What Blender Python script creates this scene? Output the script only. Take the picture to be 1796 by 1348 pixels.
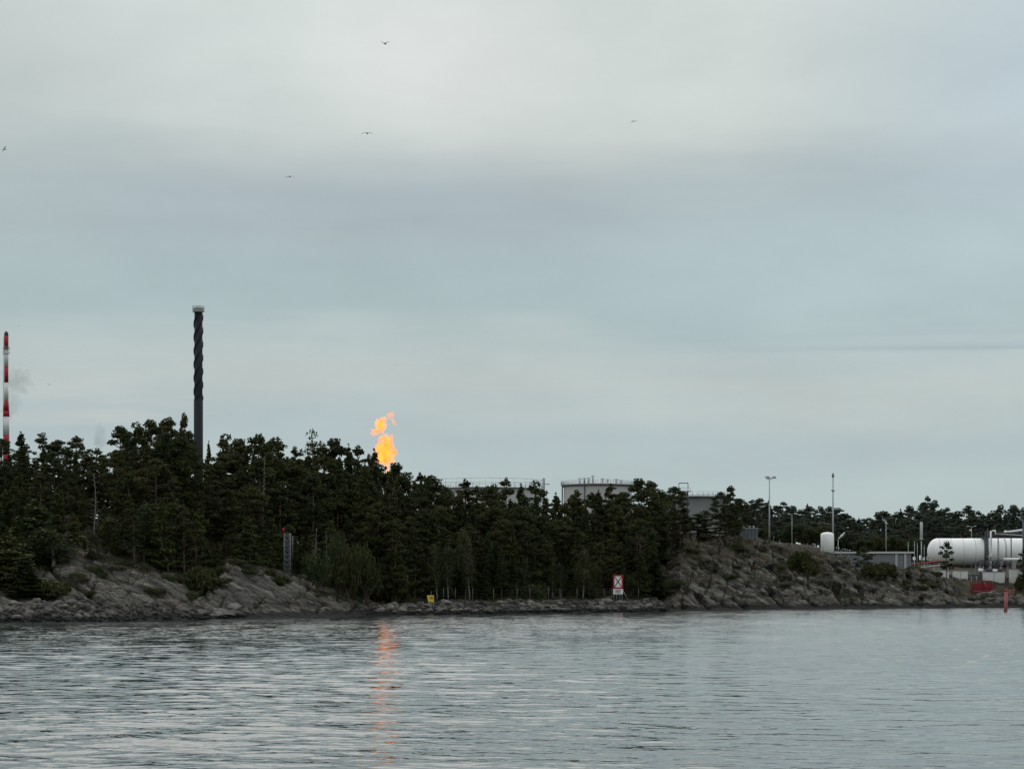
import bpy, math, random
import numpy as np
from mathutils import Vector, Matrix
R = math.radians
random.seed(11); RNG = np.random.default_rng(11)
scn = bpy.context.scene
for o in list(bpy.data.objects): bpy.data.objects.remove(o)

# ------------------------------------------------------------------ camera
F = 3844.0; CH = 5.0; HZ = 1020.0            # focal length in photo pixels, camera height, horizon row
cam = bpy.data.cameras.new('camera'); camo = bpy.data.objects.new('camera', cam)
scn.collection.objects.link(camo); scn.camera = camo
camo.location = (0, 0, CH); camo.rotation_euler = (R(90), 0, 0)
cam.sensor_width = 36; cam.lens = 36*F/1796; cam.shift_y = (HZ-674)/1796
cam.clip_start = 0.5; cam.clip_end = 12000
scn.render.resolution_x = 1024; scn.render.resolution_y = 768
scn.view_settings.view_transform = 'Standard'; scn.view_settings.look = 'None'
scn.view_settings.exposure = 0.0; scn.view_settings.gamma = 1.0

def lin(r, g, b, k=1.0):
    f = lambda c: (c/255/12.92 if c/255 <= .04045 else ((c/255+.055)/1.055)**2.4)*k
    return (f(r), f(g), f(b), 1.0)

# ------------------------------------------------------------------ world: overcast sky over a Nishita base
SUN_EL, SUN_ROT = R(52), R(-4)
w = bpy.data.worlds.new('World'); scn.world = w; w.use_nodes = True
nt = w.node_tree; nt.nodes.clear(); N = nt.nodes.new; L = nt.links.new
def node(nt, typ, **kw):
    n = nt.nodes.new(typ)
    for k, v in kw.items():
        if k.startswith('i_'): n.inputs[k[2:].replace('_', ' ')].default_value = v
        else: setattr(n, k, v)
    return n
def mth(nt, op, a, b=None, c=None, clamp=False):
    n = nt.nodes.new('ShaderNodeMath'); n.operation = op; n.use_clamp = clamp
    for i, x in enumerate((a, b, c)):
        if x is None: continue
        if isinstance(x, (int, float)): n.inputs[i].default_value = x
        else: nt.links.new(x, n.inputs[i])
    return n.outputs[0]
def mixc(nt, fac, a, b, mode='MIX'):
    n = nt.nodes.new('ShaderNodeMix'); n.data_type = 'RGBA'; n.blend_type = mode
    for i, x in ((0, fac), (6, a), (7, b)):
        if isinstance(x, (int, float)): n.inputs[i].default_value = x
        elif isinstance(x, tuple): n.inputs[i].default_value = x
        else: nt.links.new(x, n.inputs[i])
    return n.outputs[2]
def ramp(nt, fac, stops, interp='LINEAR'):
    n = nt.nodes.new('ShaderNodeValToRGB'); cr = n.color_ramp; cr.interpolation = interp
    while len(cr.elements) > 1: cr.elements.remove(cr.elements[-1])
    for i, (p, c) in enumerate(stops):
        e = cr.elements[0] if i == 0 else cr.elements.new(p)
        e.position = p; e.color = c if len(c) == 4 else (*c, 1)
    nt.links.new(fac, n.inputs[0]); return n.outputs[0]
def noise(nt, vec, scale, detail=4, rough=.5, lo=None, hi=None, dim='3D'):
    n = nt.nodes.new('ShaderNodeTexNoise'); n.noise_dimensions = dim
    n.inputs['Scale'].default_value = scale; n.inputs['Detail'].default_value = detail; n.inputs['Roughness'].default_value = rough
    if vec is not None: nt.links.new(vec, n.inputs['Vector'])
    return n.outputs['Fac']
def mapping(nt, vec, loc=(0,0,0), rot=(0,0,0), scale=(1,1,1), typ='POINT'):
    n = nt.nodes.new('ShaderNodeMapping'); n.vector_type = typ; nt.links.new(vec, n.inputs[0])
    n.inputs['Location'].default_value = loc; n.inputs['Rotation'].default_value = rot; n.inputs['Scale'].default_value = scale
    return n.outputs[0]
tc = N('ShaderNodeTexCoord'); sep = N('ShaderNodeSeparateXYZ'); L(tc.outputs['Generated'], sep.inputs[0])
dirv = tc.outputs['Generated']
big = noise(nt, mapping(nt, dirv, (3.1, 0, 1.7), scale=(3.5, 3.5, 13)), 1.0, 3, .5)
fine = noise(nt, mapping(nt, dirv, (1.3, 0, .2), scale=(6, 6, 60)), 1.0, 4, .55)
z = sep.outputs['Z']
zw = mth(nt, 'ADD', z, mth(nt, 'MULTIPLY', mth(nt, 'SUBTRACT', big, .5), .075))
zw = mth(nt, 'ADD', zw, mth(nt, 'MULTIPLY', mth(nt, 'SUBTRACT', fine, .5), .034))
zr = mth(nt, 'MULTIPLY', zw, 2.0, clamp=True)
S = lambda zz: zz*2.0
sky = ramp(nt, zr, [(0, lin(184,198,197)), (S(.045), lin(180,195,196)), (S(.062), lin(175,190,194)), (S(.083), lin(185,196,195)),
    (S(.098), lin(180,193,194)), (S(.112), lin(168,186,189)), (S(.145), lin(167,184,188)), (S(.172), lin(169,183,187)), (S(.187), lin(181,191,192)),
    (S(.205), lin(196,205,203)), (S(.235), lin(204,212,210)), (S(.30), lin(208,216,214)), (.85, lin(238,242,243)), (1.0, lin(240,244,245))])
# brighter cloud patch up-left of centre, cooler air to the right
def dirpatch(u, v, rx, rz):
    d = Vector(((u-898)/F, 1, (HZ-v)/F)).normalized()
    vm = N('ShaderNodeVectorMath'); vm.operation = 'SUBTRACT'; L(dirv, vm.inputs[0]); vm.inputs[1].default_value = d
    sc = N('ShaderNodeVectorMath'); sc.operation = 'MULTIPLY'; L(vm.outputs[0], sc.inputs[0]); sc.inputs[1].default_value = (1/rx, .5, 1/rz)
    ln = N('ShaderNodeVectorMath'); ln.operation = 'LENGTH'; L(sc.outputs[0], ln.inputs[0])
    mr = N('ShaderNodeMapRange'); mr.interpolation_type = 'SMOOTHSTEP'; L(ln.outputs['Value'], mr.inputs[0])
    mr.inputs[1].default_value = 0; mr.inputs[2].default_value = 1; mr.inputs[3].default_value = 1; mr.inputs[4].default_value = 0
    return mr.outputs[0]
p1 = mth(nt, 'MULTIPLY', dirpatch(760, 90, .085, .055), mth(nt, 'ADD', .35, mth(nt, 'MULTIPLY', big, 1.2)))
p3 = dirpatch(1060, 150, .17, .048)
sky = mixc(nt, mth(nt, 'MULTIPLY', p3, .75), sky, lin(206,213,209))
p6 = dirpatch(560, 350, .27, .022)
sky = mixc(nt, mth(nt, 'MULTIPLY', p6, .6), sky, lin(161,175,184))
p5 = dirpatch(1560, 460, .20, .06)
sky = mixc(nt, mth(nt, 'MULTIPLY', p5, .7), sky, lin(184,201,206))
sky = mixc(nt, mth(nt, 'MULTIPLY', p1, 1.0, clamp=True), sky, lin(217,221,219))
p2 = dirpatch(1880, 130, .15, .10)
sky = mixc(nt, mth(nt, 'MULTIPLY', p2, .9), sky, lin(184,200,208))
p4 = dirpatch(-150, 120, .14, .12)
sky = mixc(nt, mth(nt, 'MULTIPLY', p4, .55), sky, lin(182,193,192))
# thin grey streaks low on the right, pale streaks low on the left
st = noise(nt, mapping(nt, dirv, (.4, 0, 4.13), scale=(2.6, 2.6, 150)), 1.0, 3, .5)
stm = mth(nt, 'MULTIPLY', ramp(nt, st, [(.56, (0,0,0)), (.70, (1,1,1))]), dirpatch(1750, 632, .17, .022))
sky = mixc(nt, mth(nt, 'MULTIPLY', stm, .55), sky, lin(150,168,180))
stp = mth(nt, 'MULTIPLY', ramp(nt, fine, [(.5, (0,0,0)), (.68, (1,1,1))]), dirpatch(230, 690, .14, .035))
sky = mixc(nt, mth(nt, 'MULTIPLY', stp, .9), sky, lin(196,200,196))
mott = noise(nt, mapping(nt, dirv, scale=(10, 10, 26)), 1.0, 8, .6)
sky = mixc(nt, 1.0, sky, ramp(nt, mott, [(.25, (.93,.935,.94)), (.75, (1.05,1.055,1.05))]), 'MULTIPLY')
# below the horizon: dull water grey
sky = mixc(nt, mth(nt, 'GREATER_THAN', z, -.002), lin(110,124,126), sky)
st_n = N('ShaderNodeTexSky'); st_n.sky_type = 'NISHITA'; st_n.sun_disc = False; st_n.sun_elevation = SUN_EL; st_n.sun_rotation = SUN_ROT; st_n.dust_density = 4
b1 = N('ShaderNodeBackground'); L(sky, b1.inputs[0]); b1.inputs[1].default_value = 1.03
b2 = N('ShaderNodeBackground'); L(st_n.outputs[0], b2.inputs[0]); b2.inputs[1].default_value = .08
ms = N('ShaderNodeMixShader'); ms.inputs[0].default_value = .04; L(b1.outputs[0], ms.inputs[1]); L(b2.outputs[0], ms.inputs[2])
wo = N('ShaderNodeOutputWorld'); L(ms.outputs[0], wo.inputs[0])

sl = bpy.data.lights.new('sun', 'SUN'); sl.energy = .6; sl.angle = R(75); sl.color = (1, .96, .9)
so = bpy.data.objects.new('sun', sl); scn.collection.objects.link(so)
sd = Vector((math.sin(SUN_ROT)*math.cos(SUN_EL), math.cos(SUN_ROT)*math.cos(SUN_EL), math.sin(SUN_EL)))
so.rotation_euler = sd.to_track_quat('Z', 'Y').to_euler()

# ------------------------------------------------------------------ helpers
def P(u, v, Y): return Vector(((u-898)/F*Y, Y, CH+(HZ-v)/F*Y))
def X(u, Y): return (u-898)/F*Y
def Zv(v, Y): return CH+(HZ-v)/F*Y
def tag(o, label=None, cat=None, group=None, kind=None):
    if label: o['label'] = label
    if cat: o['category'] = cat
    if group: o['group'] = group
    if kind: o['kind'] = kind
    return o
def link(o, parent=None):
    scn.collection.objects.link(o)
    if parent is not None: o.parent = parent
    return o
def thing(name, loc, label, cat, group=None, rz=0):
    o = bpy.data.objects.new(name, None); o.location = loc; o.rotation_euler = (0, 0, rz); o.empty_display_size = .3
    link(o); return tag(o, label, cat, group)
def cptree(o, parent=None):
    c = o.copy(); link(c)
    if parent is not None: c.parent = parent
    for ch in [k for k in bpy.data.objects if k.parent == o]: cptree(ch, c)
    return c
class MB:
    def __init__(s): s.v = []; s.f = []; s.sm = []
    def add(s, vs, fs, smooth=False):
        n = len(s.v); s.v += [tuple(x) for x in vs]; s.f += [tuple(i+n for i in f) for f in fs]; s.sm += [smooth]*len(fs)
    def box(s, c, d, rz=0, ry=0):
        M = Matrix.Translation(c) @ Matrix.Rotation(rz, 4, 'Z') @ Matrix.Rotation(ry, 4, 'Y')
        vs = [M @ Vector((x*d[0]/2, y*d[1]/2, zz*d[2]/2)) for x in (-1,1) for y in (-1,1) for zz in (-1,1)]
        s.add(vs, [(0,1,3,2),(4,6,7,5),(0,4,5,1),(2,3,7,6),(0,2,6,4),(1,5,7,3)])
    def tube(s, pts, rad, n=8, cap=True, smooth=True):
        pts = [Vector(p) for p in pts]
        if isinstance(rad, (int, float)): rad = [rad]*len(pts)
        vs = []; fs = []
        t0 = (pts[1]-pts[0]).normalized(); ref = Vector((0,1,0)) if abs(t0.y) < .9 else Vector((1,0,0))
        for i, p in enumerate(pts):
            t = (pts[min(i+1, len(pts)-1)]-pts[max(i-1, 0)]).normalized()
            a = t.cross(ref).normalized(); b = t.cross(a).normalized()
            for k in range(n):
                an = 2*math.pi*k/n; vs.append(p+(a*math.cos(an)+b*math.sin(an))*rad[i])
        for i in range(len(pts)-1):
            for k in range(n):
                fs.append((i*n+k, i*n+(k+1) % n, (i+1)*n+(k+1) % n, (i+1)*n+k))
        if cap: fs += [tuple(range(n))[::-1], tuple(range((len(pts)-1)*n, len(pts)*n))]
        s.add(vs, fs, smooth)
    def lathe(s, prof, c=(0,0,0), n=32, axis='Z', smooth=True, capb=True, capt=True):
        vs = []; fs = []
        for r, h in prof:
            for k in range(n):
                a = 2*math.pi*k/n; p = (r*math.cos(a), r*math.sin(a), h)
                if axis == 'X': p = (h, r*math.cos(a), r*math.sin(a))
                vs.append((p[0]+c[0], p[1]+c[1], p[2]+c[2]))
        m = len(prof)
        for i in range(m-1):
            for k in range(n): fs.append((i*n+k, i*n+(k+1) % n, (i+1)*n+(k+1) % n, (i+1)*n+k))
        if capb: fs.append(tuple(range(n))[::-1])
        if capt: fs.append(tuple(range((m-1)*n, m*n)))
        s.add(vs, fs, smooth)
    def build(s, name, mat, parent=None):
        me = bpy.data.meshes.new(name); me.from_pydata(s.v, [], s.f); me.materials.append(mat)
        me.polygons.foreach_set('use_smooth', s.sm); me.update()
        o = bpy.data.objects.new(name, me); return link(o, parent)
def npmesh(name, V, Q, mat, smooth=True):
    me = bpy.data.meshes.new(name); V = np.asarray(V, np.float32); Q = np.asarray(Q, np.int32); k = Q.shape[1]
    me.vertices.add(len(V)); me.vertices.foreach_set('co', V.ravel())
    me.loops.add(Q.size); me.loops.foreach_set('vertex_index', Q.ravel())
    me.polygons.add(len(Q)); me.polygons.foreach_set('loop_start', np.arange(0, Q.size, k, dtype=np.int32))
    me.polygons.foreach_set('use_smooth', np.full(len(Q), smooth))
    me.update(calc_edges=True); me.materials.append(mat); return me
def gridq(nr, nc):
    i, j = np.meshgrid(np.arange(nr-1), np.arange(nc-1), indexing='ij'); a = (i*nc+j).ravel()
    return np.stack([a, a+1, a+nc+1, a+nc], 1)

# value/gradient noise in numpy
_perm = np.random.default_rng(5).permutation(4096); _g = np.random.default_rng(6).uniform(0, 2*np.pi, 4096)
def pn(x, y, seed=0):
    x = np.asarray(x, float); y = np.asarray(y, float)
    xi = np.floor(x).astype(int); yi = np.floor(y).astype(int); xf = x-xi; yf = y-yi
    def g(a, b):
        h = _perm[(_perm[(a+seed*131) & 4095]+b*7+seed*17) & 4095]; an = _g[h]
        return np.cos(an), np.sin(an)
    u = xf*xf*xf*(xf*(xf*6-15)+10); v = yf*yf*yf*(yf*(yf*6-15)+10)
    r = []
    for dx, dy in ((0,0),(1,0),(0,1),(1,1)):
        gx, gy = g(xi+dx, yi+dy); r.append(gx*(xf-dx)+gy*(yf-dy))
    return (r[0]*(1-u)+r[1]*u)*(1-v)+(r[2]*(1-u)+r[3]*u)*v
def fbm(x, y, o=5, seed=0, gain=.5, ridged=False):
    a = 1; s = 0; f = 1
    for i in range(o):
        n = pn(x*f, y*f, seed+i); s = s+a*((.5-np.abs(n)*1.6) if ridged else n); a *= gain; f *= 2.07
    return s

# ------------------------------------------------------------------ materials
def mat(name, col, rough=.7, metal=0., spec=.3, var=0., vscale=1.0, bump=0., bscale=8., coat=0.):
    m = bpy.data.materials.new(name); m.use_nodes = True; t = m.node_tree; b = t.nodes['Principled BSDF']
    b.inputs['Roughness'].default_value = rough; b.inputs['Metallic'].default_value = metal; b.inputs['Specular IOR Level'].default_value = spec
    c = col if len(col) == 4 else (*col, 1)
    tcn = t.nodes.new('ShaderNodeTexCoord')
    if var:
        n = noise(t, tcn.outputs['Object'], vscale, 5, .6)
        a = tuple(x*(1-var) for x in c[:3])+(1,); d = tuple(min(1, x*(1+var)) for x in c[:3])+(1,)
        t.links.new(ramp(t, n, [(.3, a), (.7, d)]), b.inputs['Base Color'])
    else: b.inputs['Base Color'].default_value = c
    if bump:
        n = noise(t, tcn.outputs['Object'], bscale, 6, .6); bn = t.nodes.new('ShaderNodeBump'); bn.inputs['Strength'].default_value = bump
        bn.inputs['Distance'].default_value = .1; t.links.new(n, bn.inputs['Height']); t.links.new(bn.outputs[0], b.inputs['Normal'])
    return m
def foliage(name, dark, light, yellow):
    m = bpy.data.materials.new(name); m.use_nodes = True; t = m.node_tree; b = t.nodes['Principled BSDF']
    b.inputs['Roughness'].default_value = .75; b.inputs['Specular IOR Level'].default_value = .2
    g = t.nodes.new('ShaderNodeNewGeometry'); oi = t.nodes.new('ShaderNodeObjectInfo')
    n = noise(t, g.outputs['Position'], .55, 4, .6)
    c = ramp(t, n, [(.36, (*dark, 1)), (.64, (*light, 1))])
    c = mixc(t, mth(t, 'MULTIPLY', mth(t, 'POWER', oi.outputs['Random'], 2.0), .85), c, (*yellow, 1))
    tr = t.nodes.new('ShaderNodeBsdfTranslucent'); t.links.new(c, b.inputs['Base Color']); t.links.new(c, tr.inputs[0])
    mx = t.nodes.new('ShaderNodeMixShader'); mx.inputs[0].default_value = .22
    out = t.nodes['Material Output']; t.links.new(b.outputs[0], mx.inputs[1]); t.links.new(tr.outputs[0], mx.inputs[2]); t.links.new(mx.outputs[0], out.inputs[0])
    return m
M = {}
M['pine'] = foliage('pine needles', (0.024,0.032,0.011), (0.049,0.060,0.019), (0.064,0.062,0.021))
M['spruce'] = foliage('spruce needles', (0.021,0.031,0.012), (0.041,0.055,0.019), (0.058,0.062,0.019))
M['young'] = foliage('young pine needles', (0.030,0.044,0.013), (0.054,0.072,0.020), (0.069,0.074,0.024))
M['birch'] = foliage('birch leaves', (0.025,0.037,0.013), (0.044,0.060,0.020), (0.062,0.065,0.022))
M['shrub'] = foliage('shrub leaves', (0.027,0.044,0.016), (0.055,0.068,0.025), (0.077,0.075,0.034))
M['heath'] = foliage('dry heath', (0.039,0.040,0.022), (0.078,0.074,0.039), (0.087,0.070,0.041))
M['far'] = foliage('hazed distant needles', (.034,.046,.036), (.058,.074,.054), (.07,.078,.048))  # distance haze put into the colour: lighter and bluer than the near needles
M['bark'] = mat('pine bark', (.12,.085,.065), .9, var=.4, vscale=3)
M['birchbark'] = mat('birch bark', (.17,.165,.15), .8, var=.4, vscale=5)
M['deadwood'] = mat('weathered dead wood', (.17,.155,.14), .9, var=.3, vscale=4)
M['white'] = mat('white enamel', (.82,.825,.82), .45, spec=.5, var=.07, vscale=.35)
M['cream'] = mat('pale tank paint', (.46,.46,.45), .6, var=.1, vscale=.12)
M['greytank'] = mat('grey tank paint', (.20,.205,.21), .6, var=.12, vscale=.15)
M['steel'] = mat('galvanised steel', (.40,.42,.43), .5, metal=.3, var=.15, vscale=2)
M['dullsteel'] = mat('weathered steel', (.17,.18,.19), .6, metal=.2, var=.2, vscale=2)
M['darksteel'] = mat('dark steel', (.075,.08,.09), .6, metal=.2, var=.2, vscale=1)
M['black'] = mat('black plastic', (.02,.022,.024), .6)
M['stack'] = mat('dark chimney cladding', (.011,.013,.020), .7, var=.3, vscale=.25)
M['stacklow'] = mat('grey chimney cladding', (.014,.017,.021), .8, var=.2, vscale=.25)
M['red'] = mat('red paint', (.21,.016,.026), .6, var=.15, vscale=.6)
M['palepaint'] = mat('weathered white paint', (.46,.47,.46), .6, var=.1, vscale=.6)
M['bandwhite'] = mat('white band paint', (.62,.63,.62), .6, var=.08, vscale=.6)
M['bandred'] = mat('red band paint', (.30,.016,.03), .6, var=.12, vscale=.6)
M['pink'] = mat('faded red paint', (.30,.095,.095), .6, var=.2, vscale=1.5)
M['yellow'] = mat('yellow paint', (.62,.52,.06), .5, var=.08, vscale=2)
M['orange'] = mat('orange print', (.60,.26,.04), .5)
M['signwhite'] = mat('white sign face', (.78,.76,.74), .5)
M['signred'] = mat('red sign border', (.40,.02,.04), .5)
M['signblack'] = mat('black print', (.02,.02,.022), .5)
M['print'] = mat('grey green print', (.16,.24,.23), .5)
M['concrete'] = mat('concrete', (.30,.30,.29), .9, var=.2, vscale=.8)
M['bluebox'] = mat('blue grey cladding', (.10,.125,.15), .7, var=.3, vscale=.7)
M['blue'] = mat('dark blue paint', (.03,.05,.13), .5)
M['roofedge'] = mat('pale roof edge', (.50,.50,.46), .7)
M['blackhole'] = mat('rubber', (.015,.015,.015), .8)
M['gullw'] = mat('gull grey feathers', (.12,.13,.13), .8, var=.3, vscale=4)
M['wood'] = mat('weathered post', (.12,.112,.10), .9, var=.2, vscale=3)
M['concretewhite'] = mat('whitewashed concrete', (.62,.62,.60), .85, var=.12, vscale=.6)
m = mat('corrugated grey wall', (.19,.195,.205), .6, metal=.1); M['corr'] = m
t = m.node_tree; wv = t.nodes.new('ShaderNodeTexWave'); wv.inputs['Scale'].default_value = 1.0; wv.bands_direction = 'X'
tcn = t.nodes.new('ShaderNodeTexCoord'); t.links.new(tcn.outputs['Object'], wv.inputs['Vector'])
t.links.new(ramp(t, wv.outputs['Fac'], [(0, (.15,.155,.165)), (1, (.225,.23,.24))]), t.nodes['Principled BSDF'].inputs['Base Color'])
bn = t.nodes.new('ShaderNodeBump'); bn.inputs['Distance'].default_value = .05; t.links.new(wv.outputs['Fac'], bn.inputs['Height']); t.links.new(bn.outputs[0], t.nodes['Principled BSDF'].inputs['Normal'])

def rock_material():
    m = bpy.data.materials.new('granite and heath'); m.use_nodes = True; t = m.node_tree; b = t.nodes['Principled BSDF']
    b.inputs['Roughness'].default_value = .9; b.inputs['Specular IOR Level'].default_value = .2
    g = t.nodes.new('ShaderNodeNewGeometry'); pos = g.outputs['Position']
    sp = t.nodes.new('ShaderNodeSeparateXYZ'); t.links.new(pos, sp.inputs[0]); zz = sp.outputs['Z']
    n1 = noise(t, pos, .22, 5, .6); n2 = noise(t, mapping(t, pos, rot=(0, R(30), R(20)), scale=(7.5, 4, 1.05), typ='TEXTURE'), 1.0, 8, .66)
    n3 = noise(t, pos, 1.5, 6, .7)
    c = ramp(t, n2, [(.34, (.018,.0175,.0165)), (.45, (.055,.0515,.046)), (.54, (.100,.094,.083)), (.66, (.20,.188,.163))])
    c = mixc(t, ramp(t, n1, [(.50, (0,0,0)), (.68, (.5,.5,.5))]), c, (.10,.080,.066,1))     # rusty pink granite
    # thin dark fissures
    vo = t.nodes.new('ShaderNodeTexVoronoi'); vo.feature = 'DISTANCE_TO_EDGE'; vo.inputs['Scale'].default_value = .55
    dist = noise(t, pos, 1.1, 3, .5); mp = t.nodes.new('ShaderNodeVectorMath'); mp.operation = 'ADD'
    cb = t.nodes.new('ShaderNodeCombineXYZ'); t.links.new(dist, cb.inputs[0]); t.links.new(dist, cb.inputs[2])
    t.links.new(mapping(t, pos, rot=(0, R(33), R(15)), scale=(2.6, 2, .7), typ='TEXTURE'), mp.inputs[0]); t.links.new(cb.outputs[0], mp.inputs[1]); t.links.new(mp.outputs[0], vo.inputs['Vector'])
    crack = ramp(t, vo.outputs['Distance'], [(0, (.10,.10,.10)), (.045, (1,1,1))])
    c = mixc(t, .85, c, crack, 'MULTIPLY')
    c = mixc(t, 1.0, c, ramp(t, n3, [(.32, (.55,.55,.55)), (.68, (1.3,1.3,1.3))]), 'MULTIPLY')
    # moss, heather and soil where flat or high (real cover)
    nz = t.nodes.new('ShaderNodeSeparateXYZ'); t.links.new(g.outputs['Normal'], nz.inputs[0])
    at = t.nodes.new('ShaderNodeAttribute'); at.attribute_name = 'cover'
    cov = mth(t, 'ADD', at.outputs['Fac'], mth(t, 'MULTIPLY', mth(t, 'SUBTRACT', n1, .5), 1.6))
    cov = mth(t, 'ADD', cov, mth(t, 'MULTIPLY', mth(t, 'SUBTRACT', nz.outputs['Z'], .75), .9))
    cov = mth(t, 'ADD', cov, mth(t, 'MULTIPLY', mth(t, 'SUBTRACT', n3, .5), .9))
    covm = ramp(t, cov, [(.48, (0,0,0)), (.58, (1,1,1))])
    heath = ramp(t, noise(t, pos, .6, 4, .6), [(.35, (.020,.022,.012)), (.5, (.038,.032,.019)), (.65, (.072,.056,.036))])
    c = mixc(t, covm, c, heath)
    ac = t.nodes.new('ShaderNodeAttribute'); ac.attribute_name = 'hollow'      # darker tone where the ground dips into joints and hollows
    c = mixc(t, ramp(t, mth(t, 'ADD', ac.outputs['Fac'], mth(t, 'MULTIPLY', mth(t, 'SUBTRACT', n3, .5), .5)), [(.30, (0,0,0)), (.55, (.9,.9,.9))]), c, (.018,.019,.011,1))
    # yellow grey lichen above, black algae and wrack at the waterline
    zn = mth(t, 'ADD', zz, mth(t, 'MULTIPLY', mth(t, 'SUBTRACT', noise(t, mapping(t, pos, scale=(1, 1, .4)), .35, 5, .6), .5), 2.4))
    wet = ramp(t, zn, [(.0, (0,0,0)), (.75, (0,0,0)), (1.0, (1,1,1))])
    c = mixc(t, wet, (.012,.012,.012,1), c)
    t.links.new(c, b.inputs['Base Color'])
    bn = t.nodes.new('ShaderNodeBump'); bn.inputs['Distance'].default_value = .5; bn.inputs['Strength'].default_value = .9
    hh = mth(t, 'ADD', mth(t, 'MULTIPLY', n2, .55), mth(t, 'MULTIPLY', n3, .38)); hh = mth(t, 'ADD', hh, mth(t, 'MULTIPLY', crack, .4))
    t.links.new(hh, bn.inputs['Height']); t.links.new(bn.outputs[0], b.inputs['Normal'])
    return m
M['rock'] = rock_material()
def boulder_material():
    m = bpy.data.materials.new('blasted granite'); m.use_nodes = True; t = m.node_tree; b = t.nodes['Principled BSDF']
    b.inputs['Roughness'].default_value = .9; b.inputs['Specular IOR Level'].default_value = .2
    g = t.nodes.new('ShaderNodeNewGeometry'); pos = g.outputs['Position']; sp = t.nodes.new('ShaderNodeSeparateXYZ'); t.links.new(pos, sp.inputs[0])
    oi = t.nodes.new('ShaderNodeObjectInfo'); n = noise(t, pos, .9, 4, .6); n2 = noise(t, pos, 4, 5, .7)
    c = ramp(t, mth(t, 'ADD', mth(t, 'MULTIPLY', n, .7), mth(t, 'MULTIPLY', oi.outputs['Random'], .35)), [(.3, (.04,.038,.035)), (.5, (.095,.09,.083)), (.75, (.20,.19,.175))])
    c = mixc(t, 1.0, c, ramp(t, n2, [(.3, (.65,.65,.65)), (.7, (1.2,1.2,1.2))]), 'MULTIPLY')
    wet = ramp(t, mth(t, 'ADD', sp.outputs['Z'], mth(t, 'MULTIPLY', n2, .3)), [(.62, (0,0,0)), (.85, (1,1,1))])
    c = mixc(t, wet, (.012,.012,.012,1), c); t.links.new(c, b.inputs['Base Color'])
    bn = t.nodes.new('ShaderNodeBump'); bn.inputs['Distance'].default_value = .15; t.links.new(n2, bn.inputs['Height']); t.links.new(bn.outputs[0], b.inputs['Normal'])
    return m
M['boulder'] = boulder_material()

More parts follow.
